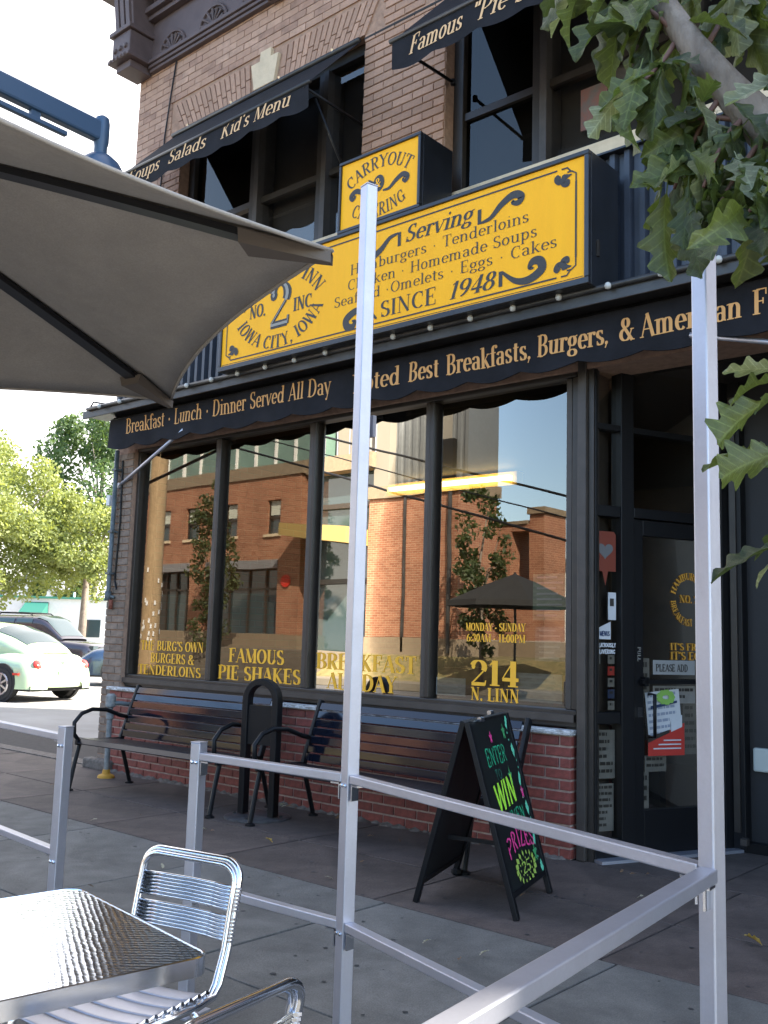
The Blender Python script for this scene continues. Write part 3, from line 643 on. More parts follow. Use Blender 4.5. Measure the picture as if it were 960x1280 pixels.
# delivery sticker: skewed screen shape above two words
q = PB(); poly(q, lambda u, v, o: E3(u, .006+o, v), [(.05, 1.31), (.15, 1.31), (.15, 1.42), (.06, 1.38)])
text(q, 'DELICIOUSLY', lambda u, v, o: E3(.025+u, .006+o, 1.262+v), .026, W=.26, T=.2, serif=False, width=.165); text(q, 'DELIVERING', lambda u, v, o: E3(.03+u, .006+o, 1.222+v), .026, W=.26, T=.2, serif=False, width=.155)
q.build('white_sticker', paper, ef, fixn=False)
q = PB(); text(q, 'MENUS', lambda u, v, o: E3(.066+u, .008+o, 1.33+v), .03, W=.2, T=.14, serif=False, width=.075); q.build('print', dkb, ef, fixn=False)
# orange speech bubble with a grey heart
q = PB(); poly(q, lambda u, v, o: E3(u, .006+o, v), [(.025, 1.98), (.175, 1.98), (.19, 1.96), (.19, 1.73), (.13, 1.73), (.11, 1.64), (.085, 1.73), (.025, 1.73), (.02, 1.75), (.02, 1.96)])
ht = q.build('heart_sticker', mat('orange_red_sticker', (.17, .028, .012), .5), ef, fixn=False)
q = PB(); poly(q, lambda u, v, o: E3(u, .009+o, v), [(.105+.062*(math.sin(R(a))**3), 1.86+.055*(13*math.cos(R(a))-5*math.cos(R(2*a))-2*math.cos(R(3*a))-math.cos(R(4*a)))/16) for a in range(0, 360, 12)]); q.build('heart', mat('grey_heart', (.12, .12, .12), .6), ht, fixn=False)
for k in range(5): enotice(.14, .19, .88+.07*k, .935+.07*k, (paperd, dkb, paperd, redp, paperd)[k], 1, par=ef, d=-.01)
enotice(.02, .09, 1.16, 1.26, paperd, 2, par=ef, d=-.02)
# big tilted flyer
enotice(.43, .70, .62, 1.0, paper, 9, d=.008, tilt=.1, ink=mat('grey_blue_print', (.25, .28, .34), .7))
q = PB(); poly(q, lambda u, v, o: E3(u, .014+o, v), [(.43, .60), (.72, .60), (.72, .80), (.43, .69)]); rp = q.build('notice', redp, door, fixn=False)
q = PB(); poly(q, lambda u, v, o: E3(u, .016+o, v), [(.43, .68), (.60, .74), (.60, .76), (.43, .715)]); q.build('print', 'ink', rp, fixn=False)
q = PB()
for k, z in enumerate((.64, .665, .69)): poly(q, lambda u, v, o: E3(u, .017+o, v), [(.47+.04*k, z), (.69, z), (.69, z+.008), (.47+.04*k, z+.008)])
poly(q, lambda u, v, o: E3(u, .017+o, v), [(.61, .745), (.70, .775), (.70, .85), (.61, .82)]); q.build('print', paper, rp, fixn=False)
q = PB()
for k in range(9): poly(q, lambda u, v, o: E3(u, .016+o+.0003*k, v), [(.57+.05*math.cos(k*.7)+.028*math.cos(a*1.05), .96+.03*math.sin(k*.7)+.02*math.sin(a*1.05)) for a in range(6)])
q.build('leaf_print', grp, door, fixn=False)
q = PB(); poly(q, lambda u, v, o: E3(u, .017+o, v), [(.45, .885), (.66, .925), (.66, .94), (.45, .905)]); q.build('print', dkb, door, fixn=False)
enotice(.48, .82, 1.10, 1.19, paperg, 0, d=.004, txt=(('PLEASE ADD', .5, 1.12, .045, .26),)); enotice(.48, .82, .92, 1.03, paperd, 2, d=.003)
enotice(.74, .86, .60, .92, paperd, 6, d=-.02); enotice(.40, .47, .95, 1.2, paperd, 3, d=-.02); enotice(.40, .46, .28, .5, paperd, 3, d=-.02); enotice(.43, .6, .5, .6, paperd, 2, d=-.02)
q = PB(); text(q, "IT'S FRESH", lambda u, v, o: E3(.62+u, .006+o, 1.255+v), .045, W=.2, T=.06, width=.34); text(q, "IT'S EGGS", lambda u, v, o: E3(.62+u, .006+o, 1.195+v), .05, W=.2, T=.06, width=.34)
for wd, rr, am, inw in (('HAMBURG', .13, 120, False), ('BREAKFAST', .17, 225, True)):
    tl = sum(GL[c][0] for c in wd)*.045
    def cf(u, v, o, rr=rr, am=am, inw=inw):
        a = (R(am)-u/rr) if not inw else (R(am)+u/rr); r = rr+v if not inw else rr-v
        return E3(.78+.9*r*math.cos(a), .006+o, 1.58+r*math.sin(a))
    text(q, wd, lambda u, v, o, cf=cf, tl=tl: cf(u-tl/2+.02, v, o), .045, W=.2, T=.06)
text(q, 'NO. 2', lambda u, v, o: E3(.70+u, .006+o, 1.56+v), .05, W=.2, T=.06, width=.16)
q.build('lettering', mat('amber_vinyl', (.55, .27, .03), .5), door, fixn=False)
q = PB(); text(q, 'PULL', lambda u, v, o: E3(.335+.0+v, .034+o, 1.27-u), .025, W=.2, T=.14, serif=False, width=.09); q.build('print', paperd, door, fixn=False)
# vestibule: rear wall, pillar, threshold, ceiling
bw_ = PB().box(-2.40, .6, 1.12, 1.3, 0, 3.2).build('vestibule_wall', 'darkwall', bld)
PB().box(-2.56, -2.502, 1.0, 1.2, 0, 3.2).build('door_jamb', mat('beige_trim', (.16, .13, .09), .7), bld)
PB().box(-2.50, -2.40, 1.03, 1.25, 0, 3.2).build('pillar', 'black', bld, bevel=.006)
PB().box(-2.47, -2.43, 1.015, 1.028, .12, 2.95).build('pillar_groove', 'bronze', bld)
sb = PB().box(-2.37, -2.25, 1.08, 1.119, .50, .65).build('switch_box', mat('pale_plastic', (.42, .45, .42), .5), bld, bevel=.012)
PB().box(-2.44, .6, 1.035, 1.12, 0, .06).build('skirting', 'black', bld)
PB().box(-2.42, -2.38, .98, 1.029, .05, .09).build('door_stop', 'bronzel', bld)
PB().box(.4, .6, .02, 1.1, 0, 3.2).build('side_wall', 'darkwall', bld)
PB().box(.6, 5., .02, .3, 0, 3.0).build('side_wall', 'darkwall', bld)
PB().box(-3.0, .6, -.02, 1.3, 3.205, 3.24).build('vestibule_ceiling', 'dark', bld)
th = PB(); ebox(th, 0, 1.1, -.06, .12, 0, .018); th.build('threshold', 'alu', bld)
# --- interior seen through the glass
PB().box(-2.45, -1.3, 1.9, 2.0, .012, .62).box(-2.3, -1.2, 2.2, 2.3, .62, 1.3).build('notice_cabinet', mat('tan_wood_board', (.34, .22, .12), .6, var=.25, vscale=5), bld)
for i_, (a_, b_, c_, d_) in enumerate(((-2.4, -2.15, .2, .5), (-2.05, -1.75, .15, .55), (-2.2, -1.95, .75, 1.15), (-1.85, -1.5, .7, 1.2))): PB().box(a_, b_, (1.88 if c_ < .6 else 2.18), (1.89 if c_ < .6 else 2.19), c_, d_).build('pinned_card', mat('card%d' % (i_ % 2), ((.4, .4, .38), (.05, .05, .06))[i_ % 2], .7), bld)
PB().box(-7.8, -5.45, 3.0, 3.12, 2.88, 3.02).build('yellow_beam', mat('yellow_painted_beam', (.75, .5, .1), .6), bld)
cl = mat('tube_light_lit', (.9, .8, .6), .4, emit=(1, .80, .38), estr=2.4)
for x in (-7.6, -6.5): PB().box(x, x+1.0, 2.93, 2.995, 2.93, 2.975).build('tube_light', cl, bld)
PB().box(-7.8, 4.7, 4.9, 5.0, .02, 3.04).build('interior_wall', mat('brown_interior', (.05, .035, .024), .7, var=.4, vscale=1.5), bld)
for x in (-7.1, -5.9, -4.7, -3.6):
    PB().box(x, x+.75, 1.2, 1.8, .70, .74).box(x+.33, x+.42, 1.45, 1.55, .012, .70).build('cafe_table', 'dark', bld)
    PB().box(x-.25, x-.13, 1.1, 1.9, .012, 1.05).box(x+.9, x+1.02, 1.1, 1.9, .012, 1.05).build('booth_back', mat('maroon_vinyl', (.1, .02, .02), .4), bld)
for i, (x, c) in enumerate(((-2.2, (.25, .2, .14)), (-1.5, (.14, .1, .07)), (-.8, (.3, .26, .2)))):
    PB().box(x, x+.5, 3.0, 3.02, .8, 1.5).build('wall_menu', mat('menu%d' % i, c, .7, var=.3, vscale=9), bld)
PB().box(-3, .4, 2.6, 3.0, .012, 1.0).build('counter', mat('counter_wood', (.16, .10, .06), .6, var=.3, vscale=4), bld)

# ================================================================ LOW BRICK WALL under the windows
lw = thing('low_brick_wall', 'low red brick wall with pale mortar and a worn white ledge below the shop windows', 'brick wall', (-7.93, -.03, 0))
class LB(MB):
    def build(s, name, m, parent=None, **k):
        s.v = [(x+7.93, y+.03, z) for x, y, z in s.v]; return MB.build(s, name, m, parent, **k)
lcore = LB().box(-7.925, -3.056, -.018, .066, 0, .725).build('wall_core', 'pmortar', lw)
nb = 0; H11 = .725/11
for k in range(11):
    z = k*H11+.005; off = -(k % 2)*.1; x = -7.93+off
    while x < -3.055:
        a, b = max(x, -7.93), min(x+.2, -3.05)
        if b-a > .04:
            inst(brickobj(round(b-a-.013, 3), H11-.013, .04, 'redbrick'), 'brick', lcore, (a+.0065+7.93, random.uniform(-.0015, .0015), z)); nb += 1
        x += .2
for k in range(11):
    z = k*H11+.005
    for (y0, y1) in (((0.002, .098), (.108, .168)) if k % 2 else ((0.002, .048), (.058, .168))):
        o = inst(brickobj(round(y1-y0, 3), H11-.013, .04, 'redbrick'), 'end_brick', lcore, (7.93-3.05, y0, z)); o.rotation_euler.z = R(90)
LB().box(-7.95, -3.04, -.055, .045, .7265, .757).build('ledge', 'ledge', lw, bevel=.006)
sb_ = LB(); random.seed(3)
for i in range(60):
    x = -8.1+i*.085; r = random.uniform(.02, .05); sb_.lathe([(r*1.5, 0), (r*1.3, .006), (r*.6, random.uniform(.012, .022)), (0, .023)], (x+random.uniform(-.05, .05), -.025+random.uniform(-.012, .012), 0), 7)
tag(sb_.build('mortar_rubble', 'concraw', lw), kind='stuff')
PB().box(-8.2, -7.8, -.1, .012, -.01, .09).build('plinth', 'concraw', bld, bevel=.02)
# ================================================================ AWNINGS
aw = thing('awning', 'long black scalloped awning valance with orange lettering above the shop windows', 'awning', (-7.95, 0, 0))
VY = -.20
def wmesh(name, build, m, parent, ox, **k): pass
class OB(MB):
    def __init__(s, o): super().__init__(); s.o = Vector(o)
    def build(s, name, m, parent=None, **k):
        s.v = [tuple(Vector(p)-s.o) for p in s.v]; return MB.build(s, name, m, parent, **k)
A0 = (-7.95, 0, 0)
def scallop(x): return 2.99+.0-.035*abs(math.sin((x+7.95)*math.pi/.42))
q = OB(A0); xs_ = [-7.95+.035*i for i in range(0, 252)]; n = len(xs_)
rnd_ = [random.uniform(-.006, .006) for _ in xs_]
def vy(x, t): return VY+.012*math.sin(x*5.1+1.3)*t+.006*math.sin(x*17)*t
for yy in (0, .012):
    k = len(q.v)
    for t in range(5):
        for x in xs_: q.v.append((x, vy(x, t/4)+yy, 3.255+(scallop(x)-3.255)*t/4))
    for t in range(4):
        for i in range(n-1): q.f.append((k+t*n+i, k+t*n+i+1, k+(t+1)*n+i+1, k+(t+1)*n+i))
va = q.build('valance', 'fabric', aw, smooth=True, fixn=False)
q = OB(A0)
def vf(x0, z0):
    return lambda u, v, o: Vector((x0+u, vy(x0+u, (3.255-(z0+v))/.27)-.0035-o, z0+v))
text(q, 'Breakfast * Lunch * Dinner Served All Day', vf(-7.68, 3.095), .14, W=.12, T=.045, width=2.66)
for s_, xa, xb in (('Noted', -4.80, -4.33), ('Best', -4.25, -3.985), ('Breakfasts,', -3.925, -3.245), ('Burgers,', -3.20, -2.70), ('&', -2.635, -2.54), ('American', -2.505, -1.90), ('Food', -1.845, -1.52)): text(q, s_, vf(xa, 3.06), .14, W=.155, T=.045, width=xb-xa)
q.build('lettering', 'gold', va, fixn=False)
q = OB(A0)   # sloped canvas roof, end cheek
q.add([(-7.95, VY, 3.256), (.85, VY, 3.256), (.85, -.07, 3.35), (-7.95, -.07, 3.35)], [(0, 1, 2, 3)]).build('canvas_top', 'fabric', aw)
OB(A0).box(-8.2, .85, -.33, -.07, 3.30, 3.325).box(-8.2, .85, -.345, -.325, 3.27, 3.345).build('metal_fascia', 'rail', aw, bevel=.004)
OB(A0).tube([(-8.1, -.36, 3.352), (.85, -.36, 3.352)], .018, 10).tube([(-8.06, -.36, 3.352), (-8.0, -.36, 3.41), (-7.93, -.25, 3.40), (-7.88, -.1, 3.40)], .009, 8).build('light_conduit', 'rail', aw, smooth=True)
bm_ = MB().lathe([(.004, -.022), (.016, -.016), (.021, 0), (.016, .015), (.004, .022)], n=10)
b0 = None
for i in range(27):
    x = -7.86+.328*i
    if b0 is None: b0 = bm_.build('bulb', 'bulb', aw, smooth=True); b0.location = (x+7.95, -.385, 3.345)
    else: inst(b0, 'bulb', aw, (x+7.95, -.385, 3.345))
for x, x1 in ((-8.0, -6.75), (-2.0, -.9)):
    if x < -7: p0, p1 = (-8.03, .0, 2.66), (-6.80, VY, 3.03)
    else: p0, p1 = (-.95, .0, 2.72), (-2.2, VY, 3.02)
    OB(A0).tube([p0, p1], .016, 8).lathe([(.03, -.01), (.03, .01)], p0, 8, Matrix.Rotation(R(90), 3, 'X')).build('support_arm', 'alu', aw, smooth=True)
for ex in (-7.95, -5.0):
    OB(A0).box(ex-.0, ex+.012, VY+.013, -.07, 3.0, 3.25).build('cheek', 'fabric', aw)

def upper_awning(label, x0, x1, yf, zt, zb, zr, txts, loc, arms, cat='awning'):
    t = thing('awning', label, cat, loc); q = OB(loc); n = 61
    xs_ = [x0+(x1-x0)*i/(n-1) for i in range(n)]
    sc = lambda x: zb-.03*abs(math.sin((x-x0)*math.pi/.36))
    fy = lambda x, t: yf+.01*math.sin(x*6)*t
    for i in range(n): q.v += [(xs_[i], fy(xs_[i], 0), zt), (xs_[i], fy(xs_[i], .5), (zt+zb)/2), (xs_[i], fy(xs_[i], 1), sc(xs_[i]))]
    for i in range(n-1): q.f += [(3*i, 3*i+3, 3*i+4, 3*i+1), (3*i+1, 3*i+4, 3*i+5, 3*i+2)]
    v = q.build('valance', 'fabric', t, smooth=True, fixn=False)
    OB(loc).prism([(yf, zt), (yf, zt-.004), (-.02, zr-.004), (-.02, zr)], lambda a, b, d: (d, a, b), x0, x1).build('canvas_top', 'fabric', t)
    OB(loc).tube([(x0-.02, yf, zt), (x1+.02, yf, zt)], .016, 8).tube([(x0, -.04, zr), (x1, -.04, zr)], .022, 8).build('frame_bar', 'rail', t, smooth=True)
    q = OB(loc)
    for s, a, b, z, H in txts: text(q, s, lambda u, vv, o, a=a, z=z: (a+u, fy(a+u, .6)-.004-o, z+vv), H, W=.13, T=.045, shear=.28, width=b-a)
    q.build('lettering', 'pale', v, fixn=False)
    for a, b in arms: OB(loc).tube([a, b], .012, 8).lathe([(.02, -.02), (.02, .02)], b, 8).build('awning_arm', 'black', t, smooth=True)
    for i in range(4):
        x = x0+(x1-x0)*(.1+.26*i); OB(loc).tube([(x, -.06, zr+.03), (x, -.02, zr-.03)], .012, 6).build('clip', 'chrome', t)
    return t
upper_awning('small black awning reading Soups Salads Kid\'s Menu over the left upstairs window', -7.45, -5.0, -.58, 5.42, 5.24, 6.04,
    [('Soups', -7.33, -6.86, 5.30, .12), ('Salads', -6.73, -6.22, 5.295, .12), ("Kid's Menu", -6.03, -5.2, 5.30, .12)], (-7.45, 0, 0),
    [((-5.05, -.58, 5.40), (-4.99, .08, 5.33)), ((-7.4, -.58, 5.40), (-7.35, .08, 5.33)), ((-5.06, -.45, 5.37), (-5.05, .05, 4.72))])
upper_awning('small black awning reading Famous Pie Shakes over the right upstairs window', -4.10, -1.80, -.66, 5.34, 5.13, 6.04,
    [('Famous', -3.95, -3.50, 5.18, .13), ('"Pie Shakes"', -3.43, -2.55, 5.18, .13)], (-4.10, 0, 0),
    [((-4.07, -.64, 5.30), (-4.09, .02, 5.36)), ((-1.85, -.64, 5.30), (-1.8, .08, 5.36))])

# ================================================================ SIGNS
SYP = -.45
sg = thing('shop_sign', 'large yellow restaurant menu sign in a black box reading Serving Hamburgers Since 1948', 'sign', (-6.03, 0, 3.37))
so_ = (-6.03, 0, 3.37)
bx = OB(so_).box(-6.045, -2.695, -.43, -.10, 3.36, 4.185)
bx.box(-6.045, -2.695, -.465, -.431, 3.36, 3.40).box(-6.045, -2.695, -.465, -.431, 4.157, 4.185).box(-6.045, -6.02, -.465, -.431, 3.401, 4.156).box(-2.725, -2.695, -.465, -.431, 3.401, 4.156)
bx.build('sign_box', 'signbox', sg, bevel=.004)
OB(so_).box(-2.694, -2.68, -.37, -.35, 3.55, 3.65).box(-5.2, -3.5, -.3, -.2, 3.345, 3.359).build('hatch', 'bronze', sg)
fc = OB(so_).box(-6.019, -2.726, SYP, -.4305, 3.401, 4.156).build('sign_face', 'yellow', sg)
F0 = facefn(0, SYP, 0)
q = OB(so_)
def line(pts, w): stroke(q, pts, F0, lambda a, b, t: w/2, .0006)
# inner border (heavy) + outer hairline with curled corners
x0, x1, z0, z1 = -5.965, -2.785, 3.44, 4.115
line([(x0+.10, z0), (x1-.13, z0)], .011); line([(x0+.10, z1), (x1-.13, z1)], .011); line([(x0, z0+.1), (x0, z1-.1)], .011); line([(x1, z0+.1), (x1, z1-.1)], .013)
line([(-6.01, 3.412), (-2.735, 3.412)], .004)
for cx, cz, sx_, sz_ in ((x0, z0, 1, 1), (x1, z0, -1, 1), (x0, z1, 1, -1), (x1, z1, -1, -1)):
    f_ = lambda u, v, o, cx=cx, cz=cz, sx_=sx_, sz_=sz_: F0(cx+sx_*u, cz+sz_*v, o)
    stroke(q, [(0, .1), (.0, .05), (.03, .03), (.06, .03)], f_, lambda a, b, t: .005, .0008); stroke(q, [(.1, 0), (.06, .0), (.035, .03)], f_, lambda a, b, t: .005, .001)
    swirl(q, f_, [(.045, .09), (.06, .105), (.085, .09), (.07, .06), (.03, .05)], .02, .0012); swirl(q, f_, [(.12, .03), (.135, .05), (.115, .075), (.085, .065), (.06, .04)], .02, .0014)
    disc(q, f_, .055, .088, .015, .015, .0016, 10); disc(q, f_, .118, .05, .015, .015, .0016, 10)
    disc(q, f_, .08, .05, .018, .014, .0018, 10)
text(q, 'Serving', facefn(-4.115, SYP, 3.965), .12, W=.15, T=.05, shear=.22, width=.57)
for fx in (lambda u, v, o: F0(-3.50+u, 3.93+v, o), lambda u, v, o: F0(-4.15-u, 4.055-v, o)):
    stroke(q, [(0.012, .0), (0.012, .10)], fx, lambda a, b, t: .014, .0006); swirl(q, fx, [(.02, .005), (.10, .02), (.18, .085), (.27, .125), (.33, .10), (.31, .065), (.265, .075), (.275, .09)], .026, .001)
text(q, 'Hamburgers * Tenderloins', facefn(-4.62, SYP, 3.848), .078, W=.10, T=.035, width=1.51)
text(q, 'Chicken * Homemade Soups', facefn(-4.64, SYP, 3.738), .078, W=.10, T=.035, width=1.59)
text(q, 'Seafood *Omelets * Eggs * Cakes', facefn(-4.77, SYP, 3.635), .078, W=.10, T=.035, width=1.86)
text(q, 'SINCE', facefn(-4.32, SYP, 3.475), .115, W=.14, T=.04, width=.50); text(q, '1948', facefn(-3.73, SYP, 3.475), .115, W=.16, T=.045, shear=.25, width=.36)
for fx in (lambda u, v, o: F0(-3.33+u, 3.575-v, o), lambda u, v, o: F0(-4.33-u, 3.47+v, o)):
    stroke(q, [(0.012, .0), (0.012, .10)], fx, lambda a, b, t: .014, .0006) if fx(0, 0, 0).x > -4 else None
    swirl(q, fx, [(.02, .005), (.12, .085), (.22, .10), (.31, .055), (.30, .0), (.25, -.01), (.225, .025), (.255, .035)], .03, .001)
# left roundel text
text(q, '2', facefn(-5.475, SYP, 3.62), .34, W=.24, T=.07, width=.25)
q.build('print', 'ink', fc, fixn=False)
q2 = OB(so_); text(q2, '2', facefn(-5.475, SYP-.0025, 3.62), .34, W=.09, T=.02, width=.25); q2.build('print', mat('grey_inline', (.30, .28, .24), .6), fc, fixn=False)
q = OB(so_)
text(q, 'NO.', facefn(-5.70, SYP, 3.735), .105, W=.2, T=.07, width=.19); text(q, 'INC.', facefn(-5.20, SYP, 3.70), .105, W=.2, T=.07, width=.23)
def arct(q, s, cx, cz, rad, am, H, inw, sx=1., W=.18, Y=SYP):
    tl = sum(GL[c][0]+.02 for c in s)*H; f_ = arcfn(cx, Y, cz, rad, am, inw, sx)
    text(q, s, lambda u, v, o: f_(u-tl/2, v, o), H, W=W, T=.055, track=.02)
arct(q, 'IOWA CITY, IOWA', -5.36, 3.88, .43, 270, .10, True, 1.25); arct(q, 'HAMBURG INN', -5.36, 3.62, .38, 90, .10, False, 1.2)
q.build('print', 'ink', fc, fixn=False)

cs = thing('shop_sign', 'small square yellow Carryout and Catering sign standing on top of the large menu sign', 'sign', (-4.75, 0, 4.2))
co = (-4.75, 0, 4.2)
OB(co).box(-4.755, -3.985, -.43, -.10, 4.187, 4.735).box(-4.755, -3.985, -.465, -.431, 4.187, 4.212).box(-4.755, -3.985, -.465, -.431, 4.712, 4.735).box(-4.755, -4.735, -.465, -.431, 4.213, 4.711).box(-4.008, -3.985, -.465, -.431, 4.213, 4.711).build('sign_box', 'signbox', cs, bevel=.004)
fc = OB(co).box(-4.734, -4.009, SYP, -.4305, 4.213, 4.711).build('sign_face', 'yellow', cs)
q = OB(co)
arct(q, 'CARRYOUT', -4.37, 4.16, .43, 90, .095, False, 1., .14); arct(q, 'CATERING', -4.37, 4.83, .60, 270, .095, True, 1., .14)
disc(q, F0, -4.37, 4.475, .052, .062, .0006, 20)
for s_ in (1, -1):
    f_ = lambda u, v, o, s_=s_: F0(-4.37+s_*u, 4.45+(v if s_ > 0 else v), o)
    swirl(q, f_, [(.04, -.04), (.10, -.04), (.16, .0), (.22, .025), (.265, .0), (.25, -.03), (.225, -.015), (.24, .0)], .02, .001)
swirl(q, F0, [(-4.47, 4.525), (-4.44, 4.50), (-4.40, 4.48)], .01, .001)
q.build('print', 'ink', fc, fixn=False)
q = OB(co); text(q, '&', facefn(-4.405, SYP-.002, 4.443), .07, W=.16, T=.06); q.build('print', 'yellow', fc, fixn=False)

# ================================================================ BENCHES
def make_bench(label, L, loc):
    t = thing('park_bench', label, 'bench', loc, 0, 'slatted metal benches against the low brick wall')
    # local: x 0..L, y 0 = front (towards street is -y): seat front y=-.62, back y=-.06
    def slat(x0, x1, c, ang, wd):
        cy, cz = c; u = V(0, math.cos(ang), math.sin(ang)); nrm = V(0, -math.sin(ang), math.cos(ang)); q = MB()
        vs = [V(x, cy, cz)+u*a*wd/2+nrm*b*.004 for x in (x0, x1) for a, b in ((-1, -1), (1, -1), (1, 1), (-1, 1))]
        return q.add(vs, [(0, 1, 2, 3), (7, 6, 5, 4), (0, 4, 5, 1), (1, 5, 6, 2), (2, 6, 7, 3), (3, 7, 4, 0)]).build('slat', 'bench', t, bevel=.002)
    seat = [(-.60+.062*i, .395-.002*i+(.004*(i-3)**2 if i < 2 else 0)*-.6, R(-2)) for i in range(7)]
    seat = [(-.625, .382, R(35))]+[(-.575+.064*i, .398-.004*i, R(-3)) for i in range(6)]
    back = [(-.20+.022*i, .425+.058*i, R((86, 85, 83, 82, 77, 70, 62)[i])) for i in range(7)]
    for c in seat: slat(.03, L-.03, (c[0], c[1]), c[2], .055).data.materials[0] = M['benchseat']
    for c in back: slat(.03, L-.03, (c[0], c[1]), c[2], .052)
    for x in (0, L):
        s_ = MB()
        s_.bar((x, -.64, .375), (x, -.19, .365), .03, .045); s_.bar((x, -.2, .36), (x, -.03, .815), .03, .045)
        s_.build('end_frame', 'black', t, bevel=.006)
        MB().tube([(x, -.60, .37), (x, -.66, .44), (x, -.665, .53), (x, -.60, .60), (x, -.50, .63), (x, -.36, .62), (x, -.22, .57), (x, -.13, .55)], .017, 10).build('armrest', 'black', t, smooth=True)
        MB().tube([(x, -.60, .37), (x, -.64, .2), (x, -.675, .02)], .017, 8).lathe([(.035, 0), (.035, .012), (.02, .02)], (x, -.675, 0), 10).build('leg', 'black', t, smooth=2)
        MB().tube([(x, -.20, .37), (x, -.14, .2), (x, -.08, .02)], .017, 8).lathe([(.035, 0), (.035, .012), (.02, .02)], (x, -.08, 0), 10).build('leg', 'black', t, smooth=2)
    MB().bar((.02, -.4, .365), (L-.02, -.4, .365), .02, .02).build('crossbar', 'black', t)
    return t
make_bench('glossy black slatted bench nearest the street corner, left of the arched black post', 1.62, (-7.12, -.24, 0)).rotation_euler.z = R(4)
make_bench('glossy black slatted bench right of the arched black post, partly behind the chalkboard', 1.78, (-5.06, -.10, 0))
# ================================================================ ARCHED POST
ap = thing('arched_post', 'black arched steel post with solid panel on a round plate between the benches', 'post', (-5.26, -.53, 0))
def arch(r0, z_): return
oa = []; W_ = .155; TH = .05
outer = [(-W_, 0.02)]+[(-W_*math.cos(R(a)), .81+W_*math.sin(R(a))) for a in range(0, 181, 12)]+[(W_, .02)]
wi = W_-TH
inner = [(-wi, 0.02)]+[(-wi*math.cos(R(a)), .81+wi*1.02*math.sin(R(a))) for a in range(0, 181, 12)]+[(wi, .02)]
q = MB(); n = len(outer)
for y in (-.035, .035):
    q.v += [(a, y, b) for a, b in outer]+[(a, y, b) for a, b in inner]
for i in range(n-1):
    q.f += [(i, i+1, n+i+1, n+i), (2*n+i, 3*n+i, 3*n+i+1, 2*n+i+1), (i, 2*n+i, 2*n+i+1, i+1), (n+i, n+i+1, 3*n+i+1, 3*n+i)]
q.build('arch_frame', 'black', ap, bevel=.006).rotation_euler.z = R(12)
MB().box(-wi+.001, wi-.001, -.02, .02, .50, .775).build('panel', 'black', ap).rotation_euler.z = R(12)
MB().lathe([(.235, 0), (.235, .008), (.225, .014), (.0, .015)], n=28).build('base_plate', mat('worn_black_plate', (.03, .03, .032), .4, col2=(.09, .09, .09), vscale=14), ap, smooth=2)
for a in range(4): MB().lathe([(.012, 0), (.012, .012), (0, .014)], (.18*math.cos(a*1.57+.4), .18*math.sin(a*1.57+.4), .014), 6).build('bolt', 'rail', ap)

# ================================================================ CHALKBOARD A-FRAME
bd = thing('sidewalk_sign', 'black folding chalkboard sign with neon green and pink chalk writing about winning prizes', 'sign', (-2.9, -1.08, 0))
bo = (-2.9, -1.08, 0)
LF, RF, RB, LBk = V(-3.10, -1.43, 0), V(-2.575, -1.335, 0), V(-2.745, -.75, 0), V(-3.32, -.80, 0)
TF, TB = V(-2.85, -1.385, .885), V(-3.02, -.785, .895)
def panel(a, b, ta, tb, nsign, offx, chalk):
    A, B = a.copy(), b.copy(); TA, TB_ = ta+V(offx, 0, 0), tb+V(offx, 0, 0)
    ex = (B-A).normalized(); ez = ((TA+TB_)/2-(A+B)/2).normalized(); nn = ex.cross(ez).normalized()
    if nn.x*nsign < 0: nn = -nn
    def P(u, v, d): # u 0..1 across, v 0..1 up
        return (A.lerp(B, u)).lerp(TA.lerp(TB_, u), v)+nn*d
    pan = OB(bo).prism([(.05, .13), (.95, .13), (.95, .985), (.05, .985)], lambda u, v, d: P(u, v, d), -.006, .006).build('board', 'board', bd)
    for u in (.0, 1.):
        u0, u1 = (u, .055) if u == 0 else (.945, 1.)
        OB(bo).prism([(u0, 0), (u1, 0), (u1, 1), (u0, 1)], P, -.014, .014).build('frame_leg', 'black', bd, bevel=.004)
    for v0, v1 in ((.10, .13), (.985, 1.0)): OB(bo).prism([(.056, v0), (.944, v0), (.944, v1), (.056, v1)], P, -.012, .012).build('frame_rail', 'black', bd, bevel=.003)
    return P, pan, (B-A).length, ((TA+TB_)/2-(A+B)/2).length
Pr, pr_pan, bwid, bhei = panel(RF, RB, TF, TB, 1, .008, True)
panel(LF, LBk, TF, TB, -1, -.012, False)
OB(bo).tube([TF+V(0, .12, .004), TF+V(0, .15, .004)], .014, 8).tube([TB-V(0, .15, -.004), TB-V(0, .12, -.004)], .014, 8).build('hinge', 'chrome', bd)
OB(bo).bar(LF.lerp(TF, .35)+V(.01, .12, 0), RF.lerp(TF, .35)+V(-.01, .12, 0), .01, .02).build('spreader', 'black', bd)
OB(bo).lathe([(.02, 0), (.03, .01), (.03, .03), (.01, .04)], tuple(LBk+V(.02, -.02, 0)), 8).build('foot', 'black', bd)
CF = lambda u, v, o: Pr(u, v, .009+o)
def ctext(s, u0, v0, H, wd, m, W=.14, curve=0., sl=.0):
    q = OB(bo); f_ = lambda u, v, o: CF(u0+u/bwid, v0+v/bhei+curve*math.sin(min(1, max(0, u/wd))*math.pi)+sl*(u/wd), o)
    text(q, s, f_, H, W=W, T=W*.8, serif=False, width=wd); q.build('chalk_writing', m, pr_pan, fixn=False)
cg = mat('green_chalk', (.02, .36, .17), .8, var=.3, vscale=60); cy_ = mat('lime_chalk', (.42, .85, .05), .8, var=.2, vscale=60); cp = mat('pink_chalk', (.75, .05, .25), .8, var=.2, vscale=60); cgd = mat('dim_green_chalk', (.02, .14, .09), .8, var=.4, vscale=60)
ctext('ENTER', .20, .745, .085, .30, cg, .11); ctext('TO', .32, .665, .05, .09, cgd, .12)
